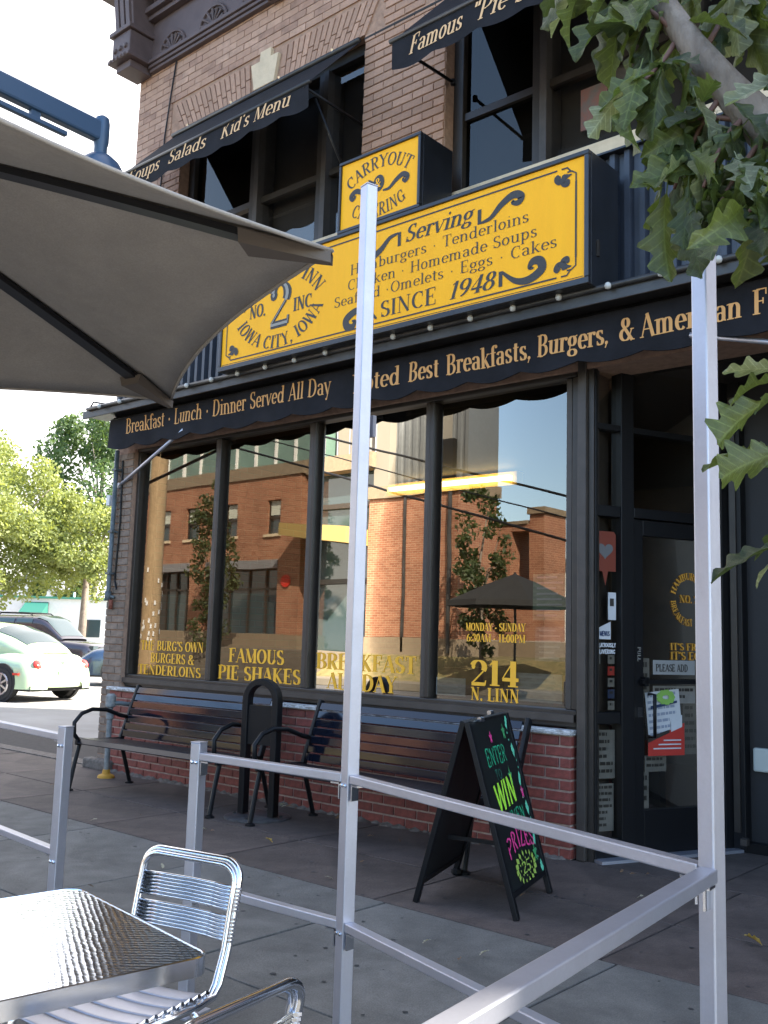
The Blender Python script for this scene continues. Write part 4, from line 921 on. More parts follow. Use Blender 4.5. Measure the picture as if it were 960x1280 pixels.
ctext('WIN', .20, .50, .135, .30, cy_, .17, sl=.03); ctext('GIVEN', .30, .42, .07, .30, cg, .13)
ctext('PRIZES', .17, .265, .09, .42, cp, .13, curve=.04)
q = OB(bo); star(q, CF, .42, .89, .04)
star(q, CF, .86, .56, .045); q.build('chalk_star', cp, pr_pan, fixn=False)
q = OB(bo)
def st2(u, v, r): poly(q, CF, [(u+(r if i % 2 == 0 else r*.45)*math.cos(math.pi*i/5+.3)/bwid*.6, v+(r if i % 2 == 0 else r*.45)*math.sin(math.pi*i/5+.3)/bhei) for i in range(10)])
st2(.66, .66, .055); st2(.80, .235, .055); st2(.76, .90, .05)
q.build('chalk_star', mat('mid_green_chalk', (.05, .30, .10), .8), pr_pan, fixn=False)
q = OB(bo); pts = [(.84+.035*math.sin(v*20), v) for v in [.13+.02*i for i in range(42)]]
for i, (u, v) in enumerate(pts):
    if i % 2 == 0: disc(q, CF, u+.04, v, .010, .007, .001, 6)
    if i % 8 in (0, 1): stroke(q, [(u+.02, v-.01), (u+.06, v+.03)], CF, lambda a, b, t: .018, .0012)
q.build('chalk_border', mat('mint_chalk', (.15, .65, .40), .8), pr_pan, fixn=False)
q = OB(bo)
for k in range(16):
    a = R(22.5*k); stroke(q, [(.50+.20*math.cos(a), .20+.06*math.sin(a)+.0), (.50+.26*math.cos(a+.1), .20+.078*math.sin(a+.1))], CF, lambda a, b, t: .012, .001+.0001*k)
for k in range(10):
    a = R(36*k+9); disc(q, CF, .50+.15*math.cos(a), .20+.043*math.sin(a), .012, .006, .0012, 6)
text(q, '25', lambda u, v, o: CF(.40+u/bwid, .172+v/bhei, o), .055, W=.17, T=.12, serif=False, width=.13)
q.build('chalk_writing', mat('yellow_green_chalk', (.35, .5, .08), .8), pr_pan, fixn=False)

# ================================================================ RAILINGS
def post(t, o, x, y, h, rz, W=.042):
    q = OB(o); T = Matrix.Translation((x, y, 0)) @ Matrix.Rotation(rz, 4, 'Z'); q.box(-W/2, W/2, -W/2, W/2, 0.006, h, T)
    p = q.build('post', 'alu', t, bevel=.003)
    q = OB(o); q.box(-W/2-.001, W/2+.001, -W/2-.001, W/2+.001, h, h+.004, T).build('post_cap', 'alu', p, bevel=.0015)
    OB(o).box(-.06, .06, -.06, .06, 0, .006, T).build('foot_plate', 'alu', t)
    q = OB(o)
    for zz in (.40, .83):
        for s in (-1, 1): q.lathe([(.006, -.002), (.007, .002), (.004, .005), (0, .006)], T @ V(s*.009, -W/2-.002, zz), 8, Matrix.Rotation(rz, 3, 'Z') @ Matrix.Rotation(R(90), 3, 'X'))
    q.build('bolt', 'chrome', p)
def rail(t, o, a, b, z, w=.034, h=.026):
    a, b = V(*a, z), V(*b, z); d = (b-a).normalized(); p = OB(o).bar(a+d*.022, b-d*.022, w, h).build('rail', 'alu', t, bevel=.003)
    for e, s in ((a, 1), (b, -1)):
        k = e+d*s*.03; OB(o).bar(k+V(0, 0, -h/2-.004), k+d*s*.035+V(0, 0, -h/2-.004), .03, .005).bar(k+V(0, 0, -h/2-.006), k+V(0, 0, -h/2-.05), .03, .005, (1, 0, 0)).build('bracket', 'chrome', p)
P1, P2, P3, P4 = (-2.765, -3.075), (-2.068, -3.045), (-.785, -3.40), (-.585, -5.3)
f1 = thing('railing', 'silver square tube railing with two tall poles running across in front of the chalkboard', 'railing', (P2[0], P2[1], 0)); o1 = (P2[0], P2[1], 0)
post(f1, o1, *P1, .895, R(10)); post(f1, o1, *P2, 2.76, R(-15+0), .042); post(f1, o1, *P3, 2.26, R(-14), .037); post(f1, o1, *P4, .895, R(7))
for z in (.85, .42): rail(f1, o1, P1, P2, z); rail(f1, o1, P2, P3, z)
rail(f1, o1, P3, P4, .85, .036, .026); rail(f1, o1, P3, P4, .42, .034, .026)
P0, P00 = (-3.44, -3.19), (-5.0, -3.05)
f2 = thing('railing', 'short silver railing at the far left, left of the gap beside the metal chair', 'railing', (P0[0], P0[1], 0)); o2 = (P0[0], P0[1], 0)
post(f2, o2, *P0, .90, R(8)); post(f2, o2, *P00, .90, R(8))
for z in (.86, .43): rail(f2, o2, P0, P00, z)
OB(o1).box(-2.10, -2.045, -3.015, -3.0, 1.92, 1.99).build('pole_clip', 'alu', f1)

# ================================================================ TABLE
TA = (-1.505, -4.03)
tb = thing('cafe_table', 'square stainless cafe table with a swirl-textured top beside the metal chairs', 'table', (TA[0]-.30, TA[1]-.28, 0), R(-8))
def rrect(w, r, n=6):
    out = []
    for cx, cy, a0 in ((w-r, w-r, 0), (-w+r, w-r, 90), (-w+r, -w+r, 180), (w-r, -w+r, 270)):
        out += [(cx+r*math.cos(R(a0+90*i/n)), cy+r*math.sin(R(a0+90*i/n))) for i in range(n+1)]
    return out
TW = .30; Zt = .685
swm = mat('swirl_stainless', (.62, .66, .73), .13, metal=1.)
n_ = swm.node_tree.nodes; L_ = swm.node_tree.links; tcn = n_.new('ShaderNodeTexCoord'); mp = n_.new('ShaderNodeMapping'); mp.inputs['Scale'].default_value = (1, 1.5, 1); mp.inputs['Rotation'].default_value = (0, 0, R(28))
wv = n_.new('ShaderNodeTexWave'); wv.inputs['Scale'].default_value = 13; wv.inputs['Distortion'].default_value = 3.2; wv.inputs['Detail'].default_value = 1.5; wv.inputs['Detail Scale'].default_value = 2.2
vo = n_.new('ShaderNodeTexVoronoi'); vo.inputs['Scale'].default_value = 62; vo.inputs['Randomness'].default_value = .25
bp = n_.new('ShaderNodeBump'); bp.inputs['Strength'].default_value = .35; bp.inputs['Distance'].default_value = .0018
L_.new(tcn.outputs['Object'], mp.inputs[0]); L_.new(mp.outputs[0], vo.inputs['Vector']); L_.new(mp.outputs[0], wv.inputs['Vector'])
mm = n_.new('ShaderNodeMath'); mm.operation = 'ADD'; L_.new(vo.outputs['Distance'], mm.inputs[0]); L_.new(wv.outputs['Fac'], mm.inputs[1]); L_.new(vo.outputs['Distance'], bp.inputs['Height']); L_.new(bp.outputs[0], n_['Principled BSDF'].inputs['Normal'])
MB().prism(rrect(TW-.004, .038), lambda u, v, d: (u, v, d), Zt-.006, Zt).build('table_top', swm, tb)
rim_ = rrect(TW, .04); q = MB(); n = len(rim_); ri = rrect(TW-.0045, .0375)
for z in (Zt-.032, Zt+.0005): q.v += [(a, b, z) for a, b in rim_]
for z in (Zt-.032, Zt+.0015): q.v += [(a, b, z) for a, b in ri]
for i in range(n):
    j = (i+1) % n; q.f += [(i, j, n+j, n+i), (n+i, n+j, 3*n+j, 3*n+i), (2*n+i, 3*n+i, 3*n+j, 2*n+j), (i, 2*n+i, 2*n+j, j)]
q.build('rim', 'chrome', tb, smooth=2)
MB().tube([(0, 0, .03), (0, 0, Zt-.03)], .028, 14).build('pedestal', 'chrome', tb, smooth=2)
for a in range(4): MB().bar((.02*math.cos(a*1.571), .02*math.sin(a*1.571), .04), (.25*math.cos(a*1.571), .25*math.sin(a*1.571), .02), .04, .02).build('foot', 'chrome', tb, bevel=.004)
MB().bar((-.25, 0, Zt-.02), (.25, 0, Zt-.02), .03, .015).bar((0, -.25, Zt-.036), (0, .25, Zt-.036), .03, .015).build('underframe', 'chrome', tb)

# ================================================================ CHAIRS
def make_chair(label, loc, rz):
    t = thing('cafe_chair', label, 'chair', loc, rz, 'polished aluminium slatted cafe chairs'); w = .158
    # local: faces -y (front), back at y=0; seat .40 high; width 2w
    def bk(z): return .015+ (z-.43)*.20       # recline
    top = []
    zt = .70
    pts = [(-w, -.02, .40), (-w, bk(.45), .45)]
    left = [(-w, -.33, .405), (-w, -.08, .392), (-w, -.02, .40), (-w, .0, .425), (-w, bk(.5), .5), (-w, bk(.60), .60), (-w, bk(.66), .66)]
    arc_ = [(-w+.05-.05*math.cos(R(a)), bk(.66+.04*math.sin(R(a))), .66+.04*math.sin(R(a))) for a in range(15, 91, 15)]
    full = left+arc_+[(-x, y, z) for x, y, z in reversed(arc_)]+[(-x, y, z) for x, y, z in reversed(left)]
    MB().tube(full, .0095, 12).build('frame', 'chrome', t, smooth=True)
    full2 = [(x*(1-.004/w) if abs(x) > .1 else x, y-.014, z-(.0 if z < .66 else .009)) for x, y, z in full]
    MB().tube(full2, .0075, 10).build('inner_frame', 'chrome', t, smooth=True)
    for z0 in (.587, .517):
        for k in range(7):
            z = z0+.0085*k; MB().tube([(-w+.006, bk(z)-.004, z), (-w*.5, bk(z)+.006, z), (0, bk(z)+.010, z), (w*.5, bk(z)+.006, z), (w-.006, bk(z)-.004, z)], .0046, 8).build('back_slat', 'chrome', t, smooth=True)
    for z0 in (.587, .517): MB().grid(lambda u, v: V(-w+.006+(2*w-.012)*u, bk(z0+.051*v)-.003+.013*math.sin(math.pi*u), z0+.051*v), 8, 1).build('slat_web', 'alu', t, smooth=True)
    for k in range(6):
        y = -.035-.055*k; q = MB(); ys = (y-.048, y)
        zf = lambda x, y: .402+.004*math.cos(y*9)-.012*(1-(x/w)**2)
        xs_ = [-w+.01+(2*w-.02)*i/8 for i in range(9)]
        top_ = [[(x, yy, zf(x, yy)+.004-(.003 if j in (0,) else 0)) for x in xs_] for j, yy in enumerate((ys[0], ys[0]+.006, ys[1]-.006, ys[1]))]
        for r in top_: q.v += r
        for j in range(3):
            for i in range(8): q.f.append((j*9+i, j*9+i+1, (j+1)*9+i+1, (j+1)*9+i))
        o = q.build('seat_slat', 'alu', t, smooth=True); m_ = o.modifiers.new('s', 'SOLIDIFY'); m_.thickness = .006
    for s in (-1, 1):
        MB().tube([(s*w, -.33, .405), (s*(w+.006), -.35, .38), (s*(w+.012), -.36, .2), (s*(w+.015), -.365, .004)], .010, 10).build('leg', 'chrome', t, smooth=True)
        MB().tube([(s*(w+.004), -.10, .385), (s*(w+.012), -.03, .30), (s*(w+.016), .05, .12), (s*(w+.018), .09, .004)], .010, 10).build('leg', 'chrome', t, smooth=True)
        q = MB()
        for k in range(9): q.tube([(s*(w-.012), -.05-.03*k, .405), (s*(w+.004), -.05-.03*k, .418)], .006, 6)
        for k in range(14):
            z = .517+.0085*(k if k < 7 else k+1.3); q.lathe([(.011, -.003), (.011, .003)], (s*w, bk(z), z), 8)
        q.build('slat_clips', 'chrome', t)
    return t
make_chair('shiny aluminium cafe chair with its back to the railing, tucked under the table corner', (-2.09, -3.67, 0), R(12))
make_chair('brownish reflecting aluminium cafe chair cut off at the bottom edge of the picture', (-1.285, -4.21, 0), R(-82))

# ================================================================ UMBRELLA
UC = (-2.59, -4.64); uo = (UC[0], UC[1], 0); UR, ZT, ZA = 1.41, 2.10, 2.50
um = thing('patio_umbrella', 'large taupe canvas patio umbrella with black ribs seen from beneath at the left', 'umbrella', uo)
angs = [R(33+66*0), R(99)]; angs = [R(34.5+60*k+ (0)) for k in range(6)]
angs = [R(33), R(99), R(159), R(213), R(270), R(333)]
def tip(a): return V(UC[0]+UR*math.cos(a), UC[1]+UR*math.sin(a), ZT)
apx = V(UC[0], UC[1], ZA)
for k in range(6):
    a, b = tip(angs[k]), tip(angs[(k+1) % 6])
    def S(u, v, a=a, b=b):
        e = a.lerp(b, v); mid = 4*v*(1-v); e = e.lerp(V(UC[0], UC[1], ZT), (.08 if k == 5 else .055 if k == 0 else .10)*mid)
        p = apx.lerp(e, u); p.z += (.012*math.sin(math.pi*u))*(1-.7*mid)-.015*mid*u*(1-u)*4
        return p
    q = OB(uo); q.grid(S, 14, 16); o = q.build('canopy_panel', 'umb', um, smooth=True, fixn=False); m_ = o.modifiers.new('s', 'SOLIDIFY'); m_.thickness = .003
    hem = OB(uo).tube([S(1, v/16) for v in range(17)], .005, 6).build('hem', 'umb', o, smooth=True)
    e = a.lerp(apx, .13)
    def ribp(u): p = apx.lerp(a, u); p.z += .012*math.sin(math.pi*u)-.022; return p
    q = OB(uo)
    for i in range(10): q.bar(ribp(i*.087), ribp((i+1)*.087), .046, .016)
    q.build('rib', 'rib', um)
    q = OB(uo); d = (a-apx).normalized(); sd_ = d.cross(V(0, 0, 1)).normalized(); q.add([ribp(.86)+sd_*.05, ribp(.86)-sd_*.05, a-sd_*.012+V(0, 0, -.006), a+sd_*.012+V(0, 0, -.006), ribp(.86)+sd_*.04-V(0, 0, .03), ribp(.86)-sd_*.04-V(0, 0, .03), a-sd_*.01-V(0, 0, .03), a+sd_*.01-V(0, 0, .03)], [(0, 1, 2, 3), (4, 5, 6, 7), (0, 3, 7, 4), (1, 5, 6, 2), (0, 4, 5, 1)])
    q.build('tip_pocket', mat('brown_pocket', (.13, .105, .085), .8), um)
OB(uo).tube([(UC[0], UC[1], 0.05), (UC[0], UC[1], ZA+.03)], .02, 12).build('pole', 'rib', um, smooth=2)
OB(uo).lathe([(.26, 0), (.26, .04), (.05, .07), (.03, .2), (0, .2)], (UC[0], UC[1], 0), 24).build('base', 'rib', um, smooth=2)
OB(uo).lathe([(.05, ZA-.06), (.05, ZA-.02), (.02, ZA)], (UC[0], UC[1], 0), 12).build('hub', 'rib', um)

# ================================================================ STREET LAMP
lp = thing('street_lamp', 'dark blue street lamp arm with a dome shade above the umbrella at upper left', 'street lamp', (-7.3, -3.2, 0))
lo = (-7.3, -3.2, 0); LD = V(-5.10, -2.22, 0); LE = V(-7.0, -4.3, 0)
def LP(p, z): return V(p.x, p.y, z)
dL = V(.03, -1, 0).normalized(); far = LD+dL*1.9
OB(lo).bar(LP(far, 4.33), LP(LD, 4.33), .07, .13).build('arm', 'lampblue', lp, bevel=.015)
OB(lo).bar(LP(LD+dL*.24, 4.215), LP(LD+dL*1.9, 4.215), .035, .03).build('lower_strap', 'lampblue', lp, bevel=.006)
for s_ in (.42, 1.1): OB(lo).bar(LP(LD+dL*s_, 4.245), LP(LD+dL*(s_+.06), 4.245), .03, .04).build('strap_block', 'lampblue', lp)
OB(lo).lathe([(.04, 4.16), (.04, 4.24), (.047, 4.27), (.047, 4.39), (.04, 4.425), (.02, 4.44), (0, 4.445)], LD, 16).build('hanger', 'lampblue', lp, smooth=2)
OB(lo).lathe([(.02, 4.19), (.07, 4.175), (.12, 4.13), (.165, 4.05), (.18, 3.96), (.16, 3.96), (.11, 3.82), (0, 3.78)], LD, 24).build('dome_shade', 'lampblue', lp, smooth=2)
OB(lo).tube([LP(far, 0), LP(far, 4.5)], .07, 14).build('post', 'lampblue', lp, smooth=2)

# ================================================================ PIPES on the corner pier
cd = thing('conduit_pipe', 'grey metal conduit running down the corner brick pier with a rusty end', 'pipe', (-8.04, 0, 0)); c0 = (-8.04, 0, 0)
OB(c0).tube([(-8.04, -.04, 3.0), (-8.04, -.04, 1.65), (-8.035, -.04, 1.56)], .022, 10).build('pipe', 'pipe', cd, smooth=True)
OB(c0).tube([(-8.04, -.04, 1.64), (-8.04, -.04, 1.55)], .032, 10).tube([(-7.97, -.02, 1.58), (-8.03, -.03, 1.60)], .014, 8).build('coupling', 'pipe', cd, smooth=True)
OB(c0).tube([(-8.0, -.03, 1.56), (-8.0, -.03, 1.47)], .02, 10).build('pipe_end', 'rust', cd, smooth=True)
OB(c0).tube([(-7.98, -.012, 2.9), (-7.96, -.012, 2.3), (-7.99, -.012, 1.75), (-7.95, -.012, 1.66)], .009, 6).build('wire', 'black', cd)
OB(c0).box(-8.16, -8.11, -.05, .0, 2.47, 2.57).build('bracket', 'white', cd)
for z in (2.8, 2.2, 1.8): OB(c0).box(-8.075, -8.005, -.067, .0, z, z+.02).build('strap', 'pipe', cd)
gp = thing('standpipe', 'corroded grey standpipe with a yellow base beside the left bench', 'pipe', (-7.49, -.30, 0)); g0 = (-7.49, -.30, 0)
OB(g0).lathe([(.024, .06), (.024, .5), (.034, .505), (.034, .55), (.024, .555), (.024, .60), (.045, .61), (.045, .70), (.03, .72), (0, .72)], g0, 12).build('pipe', mat('galvanised', (.13, .14, .14), .7, col2=(.3, .3, .28), vscale=24), gp, smooth=2)
OB(g0).tube([(-7.49, -.30, .64), (-7.42, -.24, .64), (-7.40, -.1, .62)], .02, 8).tube([(-7.49, -.33, .3), (-7.49, -.25, .3)], .03, 8).build('valve', 'pipe', gp, smooth=True)
OB(g0).lathe([(.075, 0), (.07, .02), (.035, .035), (.03, .07), (0, .07)], g0, 12).build('base', 'yband', gp, smooth=2)
# ================================================================ OAK beside the railing: trunk outside the frame, limb and leaves reaching in
ok = thing('oak_tree', 'oak limb with large lobed green leaves hanging in at the upper right', 'tree', (.15, -3.25, 0)); oo = (.15, -3.25, 0)
OB(oo).tube([(.15, -3.25, 0), (.13, -3.25, .6), (.12, -3.28, 1.3), (.06, -3.32, 1.8), (.1, -3.3, 2.6), (.2, -3.2, 3.6), (.3, -3.2, 4.6)], [.13, .105, .09, .085, .06, .05, .03], 14).build('trunk', 'bark', ok, smooth=True)
OB(oo).tube([(.08, -3.32, 1.75), (-.2, -3.40, 1.95), (-.45, -3.45, 2.12), (-.625, -3.463, 2.285), (-.70, -3.488, 2.40), (-.766, -3.489, 2.51), (-.85, -3.457, 2.667), (-.93, -3.41, 2.86), (-1.0, -3.38, 3.2)], [.06, .052, .047, .042, .033, .028, .026, .022, .012], 14).build('limb', 'bark', ok, smooth=True)
def smooth_path(a, b, sag, n=7):
    a, b = V(*a), V(*b); m_ = (a+b)/2+V(0, 0, sag); return [a*(1-t)**2+m_*2*t*(1-t)+b*t*t for t in [i/(n-1) for i in range(n)]]
tw = [((-.85, -3.457, 2.68), (-1.08, -3.42, 2.86), .03), ((-.766, -3.489, 2.5), (-.93, -3.50, 2.70), .03), ((-.8, -3.47, 2.56), (-.82, -3.6, 2.40), -.02), ((-.7, -3.488, 2.38), (-.78, -3.55, 2.18), .05),
      ((-.66, -3.48, 2.32), (-.70, -3.6, 2.14), .05), ((-.625, -3.463, 2.28), (-.66, -3.62, 2.09), .02), ((-.5, -3.455, 2.18), (-.60, -3.64, 2.05), .02), ((-.6, -3.45, 2.27), (-.56, -3.5, 2.62), .02),
      ((-.75, -3.47, 2.5), (-.70, -3.35, 2.72), .0), ((-.85, -3.45, 2.7), (-.80, -3.38, 2.85), .0), ((-.1, -3.36, 1.87), (-.55, -3.63, 1.73), .0), ((.0, -3.36, 1.75), (-.53, -3.63, 1.60), -.03), ((.05, -3.4, 1.6), (-.53, -3.61, 1.47), -.04), ((-.625, -3.46, 2.29), (-.80, -3.53, 2.32), .05), ((-.45, -3.45, 2.12), (-.52, -3.6, 2.3), .0), ((-.4, -3.45, 2.1), (-.5, -3.66, 2.12), .0)]
paths = []
for a, b, sg_ in tw:
    p = smooth_path(a, b, sg_); paths.append(p); OB(oo).tube(p, [.007-.0006*i for i in range(7)], 7).build('twig', 'twig', ok, smooth=True)
leafm = []
for nm, c, c2 in (('oak_leaf_green', (.045, .062, .016), (.085, .105, .028)), ('oak_leaf_dark', (.02, .034, .01), (.045, .06, .018)), ('oak_leaf_pale', (.10, .12, .065), (.19, .20, .12))):
    m_ = mat(nm, c, .42, col2=c2, vscale=14, bump=.25, bscale=40, rnd=.2); n_ = m_.node_tree.nodes; L_ = m_.node_tree.links
    tr = n_.new('ShaderNodeBsdfTranslucent'); tr.inputs[0].default_value = (c2[0]*2.2, c2[1]*2.4, c2[2]*1.4, 1); mx = n_.new('ShaderNodeMixShader'); mx.inputs[0].default_value = .3
    tc_ = n_.new('ShaderNodeTexCoord'); sx_ = n_.new('ShaderNodeSeparateXYZ'); L_.new(tc_.outputs['Object'], sx_.inputs[0]); ab = n_.new('ShaderNodeMath'); ab.operation = 'ABSOLUTE'; L_.new(sx_.outputs[1], ab.inputs[0])
    sd2 = n_.new('ShaderNodeMath'); sd2.operation = 'MULTIPLY_ADD'; sd2.inputs[1].default_value = -1.1; L_.new(ab.outputs[0], sd2.inputs[0]); L_.new(sx_.outputs[0], sd2.inputs[2])
    sn = n_.new('ShaderNodeMath'); sn.operation = 'PINGPONG'; sn.inputs[1].default_value = .065; L_.new(sd2.outputs[0], sn.inputs[0])
    mn = n_.new('ShaderNodeMath'); mn.operation = 'MINIMUM'; L_.new(sn.outputs[0], mn.inputs[0]); L_.new(ab.outputs[0], mn.inputs[1])
    vr = n_.new('ShaderNodeMapRange'); vr.inputs[1].default_value = .004; vr.inputs[2].default_value = .014; vr.inputs[3].default_value = 1.9; vr.inputs[4].default_value = 1.; L_.new(mn.outputs[0], vr.inputs[0])
    hv = n_.new('ShaderNodeHueSaturation'); bc_ = n_['Principled BSDF'].inputs['Base Color']; L_.new(bc_.links[0].from_socket, hv.inputs['Color']); L_.new(vr.outputs[0], hv.inputs['Value']); L_.new(hv.outputs[0], bc_)
    L_.new(n_['Principled BSDF'].outputs[0], mx.inputs[1]); L_.new(tr.outputs[0], mx.inputs[2]); L_.new(mx.outputs[0], n_['Material Output'].inputs[0]); leafm.append(m_)
def oak_leaf(seed, m):
    rr = random.Random(seed); L = 1.; N = 22; pts = []
    # lobed outline: half width along the midrib
    ts = [i/N for i in range(N+1)]
    def hw(t, s):
        base = .30*math.sin(math.pi*min(1, t**.85))**.75*(.55+.65*t) if 0 < t < 1 else 0
        lob = .72+.28*math.cos(2*math.pi*(t*3.6+.1*s)); return base*lob+.012
    v = []; f = []; curl = rr.uniform(.1, .9); fold = rr.uniform(.05, .6); tws = rr.uniform(-1.1, 1.1)
    for i, t in enumerate(ts):
        x = t; z0 = -curl*t*t*.5; a = tws*t
        for k in (-1, -.5, 0, .5, 1):
            s = 1 if k >= 0 else -1; w_ = hw(t, s)*abs(k)*s
            xx = x+abs(w_)*.35; zz = z0+abs(w_)*fold+.03*math.sin(t*14+k*5+seed)*abs(k)
            v.append((xx, w_*math.cos(a)-zz*0-.0, zz+w_*math.sin(a)*.7))
    for i in range(N):
        for j in range(4): f.append((i*5+j, i*5+j+1, (i+1)*5+j+1, (i+1)*5+j))
    k = len(v); v += [(-.16, -.006, .02), (-.16, .006, .02), (0, .008, 0), (0, -.008, 0)]; f.append((k, k+1, k+2, k+3))
    me = bpy.data.meshes.new('leaf'); me.from_pydata(v, [], f); me.materials.append(m); me.polygons.foreach_set('use_smooth', [True]*len(f)); return me
lmesh = [oak_leaf(i, leafm[(0, 1, 0, 2, 1, 0)[i % 6]]) for i in range(24)]
rr = random.Random(11); nl = 0
ends = [(p, i) for i, p in enumerate(paths)]
cnt = [15, 16, 16, 18, 15, 13, 13, 16, 15, 12, 4, 4, 4, 16, 16, 13]
for (p, i), c in zip(ends, cnt):
    for k in range(c):
        t = rr.uniform(.35, 1) if i not in (10, 11, 12) else rr.uniform(.8, 1); q = p[0].lerp(p[-1], t) if False else p[min(6, int(t*6.99))]+V(rr.gauss(0, .02), rr.gauss(0, .02), rr.gauss(0, .02))
        dr_ = (p[-1]-p[0]).normalized(); az = math.atan2(dr_.y, dr_.x)+rr.gauss(0, 1.3); el = rr.gauss(-.75, .4)
        if i in (10, 11, 12): az = math.atan2(dr_.y, dr_.x)+rr.gauss(0, .45); el = rr.gauss(-.15, .25)
        s_ = rr.uniform(.10, .165); inst(rr.choice(lmesh), 'leaf', ok, q-V(*oo), (rr.gauss(0, .7), -el, az), (s_, s_, s_)); nl += 1

# ================================================================ BROAD-LEAVED TREES far off
def leafmat(nm, c, c2):
    m_ = mat(nm, c, .6, col2=c2, vscale=.9); n_ = m_.node_tree.nodes; L_ = m_.node_tree.links
    tr = n_.new('ShaderNodeBsdfTranslucent'); tr.inputs[0].default_value = (c2[0]*1.6, c2[1]*1.6, c2[2]*.8, 1); mx = n_.new('ShaderNodeMixShader'); mx.inputs[0].default_value = .35
    L_.new(n_['Principled BSDF'].outputs[0], mx.inputs[1]); L_.new(tr.outputs[0], mx.inputs[2]); L_.new(mx.outputs[0], n_['Material Output'].inputs[0]); return m_
lf1 = leafmat('maple_foliage', (.12, .15, .045), (.28, .31, .11)); lf2 = leafmat('dark_foliage', (.04, .075, .03), (.09, .14, .05)); lf3 = leafmat('street_tree_foliage', (.03, .055, .02), (.08, .10, .03))
def tree(label, loc, h, rx, rz, zc, n, sz, m, seed, clumps=26, trunk=.18):
    r_ = random.Random(seed); t = thing('tree', label, 'tree', loc)
    MB().tube([(0, 0, 0), (.05, .02, zc*.5), (0, .1, zc), (.1, 0, zc+rz*.6)], [trunk, trunk*.8, trunk*.6, trunk*.2], 10).build('trunk', 'bark', t, smooth=True)
    q = MB()
    for k in range(5):
        a = k*1.26+seed; q.tube([(0, .05, zc*.75), (rx*.35*math.cos(a), rx*.35*math.sin(a), zc), (rx*.75*math.cos(a), rx*.75*math.sin(a), zc+rz*r_.uniform(-.2, .6))], [trunk*.4, trunk*.25, trunk*.08], 6)
    q.build('limbs', 'bark', t, smooth=True)
    cs_ = []
    for k in range(clumps):
        while True:
            p = V(r_.uniform(-1, 1), r_.uniform(-1, 1), r_.uniform(-1, 1))
            if .35 < p.length < 1: break
        cs_.append((V(p.x*rx, p.y*rx, zc+p.z*rz), r_.uniform(.22, .42)*min(rx, rz)))
    q = MB()
    for k in range(n):
        c, rad = r_.choice(cs_)
        d = V(r_.gauss(0, 1), r_.gauss(0, 1), r_.gauss(0, 1)).normalized()*rad*(r_.random()**.35); p = c+d
        u = V(r_.gauss(0, 1), r_.gauss(0, 1), r_.gauss(0, 1)).normalized(); v_ = u.cross(V(r_.gauss(0, 1), r_.gauss(0, 1), r_.gauss(0, 1))).normalized(); s = sz*r_.uniform(.6, 1.3)
        q.add([p-u*s, p-v_*s*.6, p+u*s, p+v_*s*.6], [(0, 1, 2, 3)])
    q.build('crown', m, t, fixn=False); return t
tree('bright yellow-green tree beyond the parking lot, lowest in the group at left', (-36.4, 12.9, 0), 8, 3.0, 2.9, 5.3, 26000, .085, lf1, 2, 46)
tree('bright yellow-green tree beyond the parking lot close to the building corner', (-34.3, 16.0, 0), 7, 2.0, 2.3, 4.3, 15000, .08, lf1, 5, 30)
tree('darker green tall tree rising behind the bright trees by the building corner', (-45.5, 23.5, 0), 12, 3.3, 3.2, 9.6, 12000, .13, lf2, 8, 30)
tree('sparse yellowish tree top behind the bright tree at the left edge', (-50, 19.0, 0), 12, 3.4, 2.2, 9.3, 5000, .14, lf1, 9, 16)
tree('dark evergreen-looking tree below the bright crowns above the white building', (-49.5, 24.2, 0), 6, 1.6, 1.3, 3.4, 4000, .12, lf2, 10, 14)

# ================================================================ FAR BUILDINGS at left
d_ = V(.745, .667, 0); nrm_ = V(.667, -.745, 0)
wb = thing('long_building', 'long low white building with green roof edge and a green door awning behind the cars', 'building', (-41.3, 18.6, 0), math.atan2(d_.y, d_.x))
MB().box(-16, 16, 0, 8, 0, 2.62).build('wall', 'white', wb)
gm = mat('green_trim', (.05, .22, .15), .5)
MB().box(-16.1, 16.1, -.12, 8.1, 2.622, 2.72).build('roof_edge', gm, wb)
MB().prism([(-.02, 2.45), (-.9, 1.95), (-.02, 1.95)], lambda u, v, d: (d, u, v), -1.1, -.05).build('door_awning', mat('dark_green_awning', (.02, .13, .10), .6), wb)
for x in (-1.9, -1.0): MB().box(x, x+.45, -.03, -.002, .1, 1.7).build('door', mat('brown_door', (.3, .1, .05), .6), wb)
for x in (-5, 1.5, 4): MB().box(x, x+.9, -.03, -.002, .9, 1.7).build('window', 'carglass', wb)
for x in (.5, 2.4): MB().lathe([(.06, 2.72), (.06, 3.0), (0, 3.02)], (x, 2, 0), 8).build('roof_vent', 'white', wb)
def house(label, loc, rz, w_, dp, hw_, hr, roofc, wallc='white'):
    t = thing('house', label, 'house', loc, rz)
    MB().box(-w_/2, w_/2, 0, dp, 0, hw_).prism([(-w_/2, hw_), (w_/2, hw_), (0, hw_+hr-.1)], lambda u, v, d: (u, d, v), .0, dp).build('wall', wallc, t)
    for s in (-1, 1): MB().prism([(0, hw_+hr), (s*(w_/2+.4), hw_-.25), (s*(w_/2+.4), hw_-.1), (0, hw_+hr+.15)], lambda u, v, d: (u, d, v), -.4, dp+.4).build('roof', roofc, t)
    for x in (-w_*.25, w_*.25):
        wf = MB().box(x-.5, x+.5, -.05, -.002, hw_*.45, hw_*.45+1.3).build('window', 'white', t); MB().box(x-.4, x+.4, -.07, -.051, hw_*.45+.1, hw_*.45+1.2).build('pane', 'carglass', wf)
    MB().box(-.35, .35, -.05, -.002, hw_+.2, hw_+.2+hr*.35).build('window', 'carglass', t)
    return t
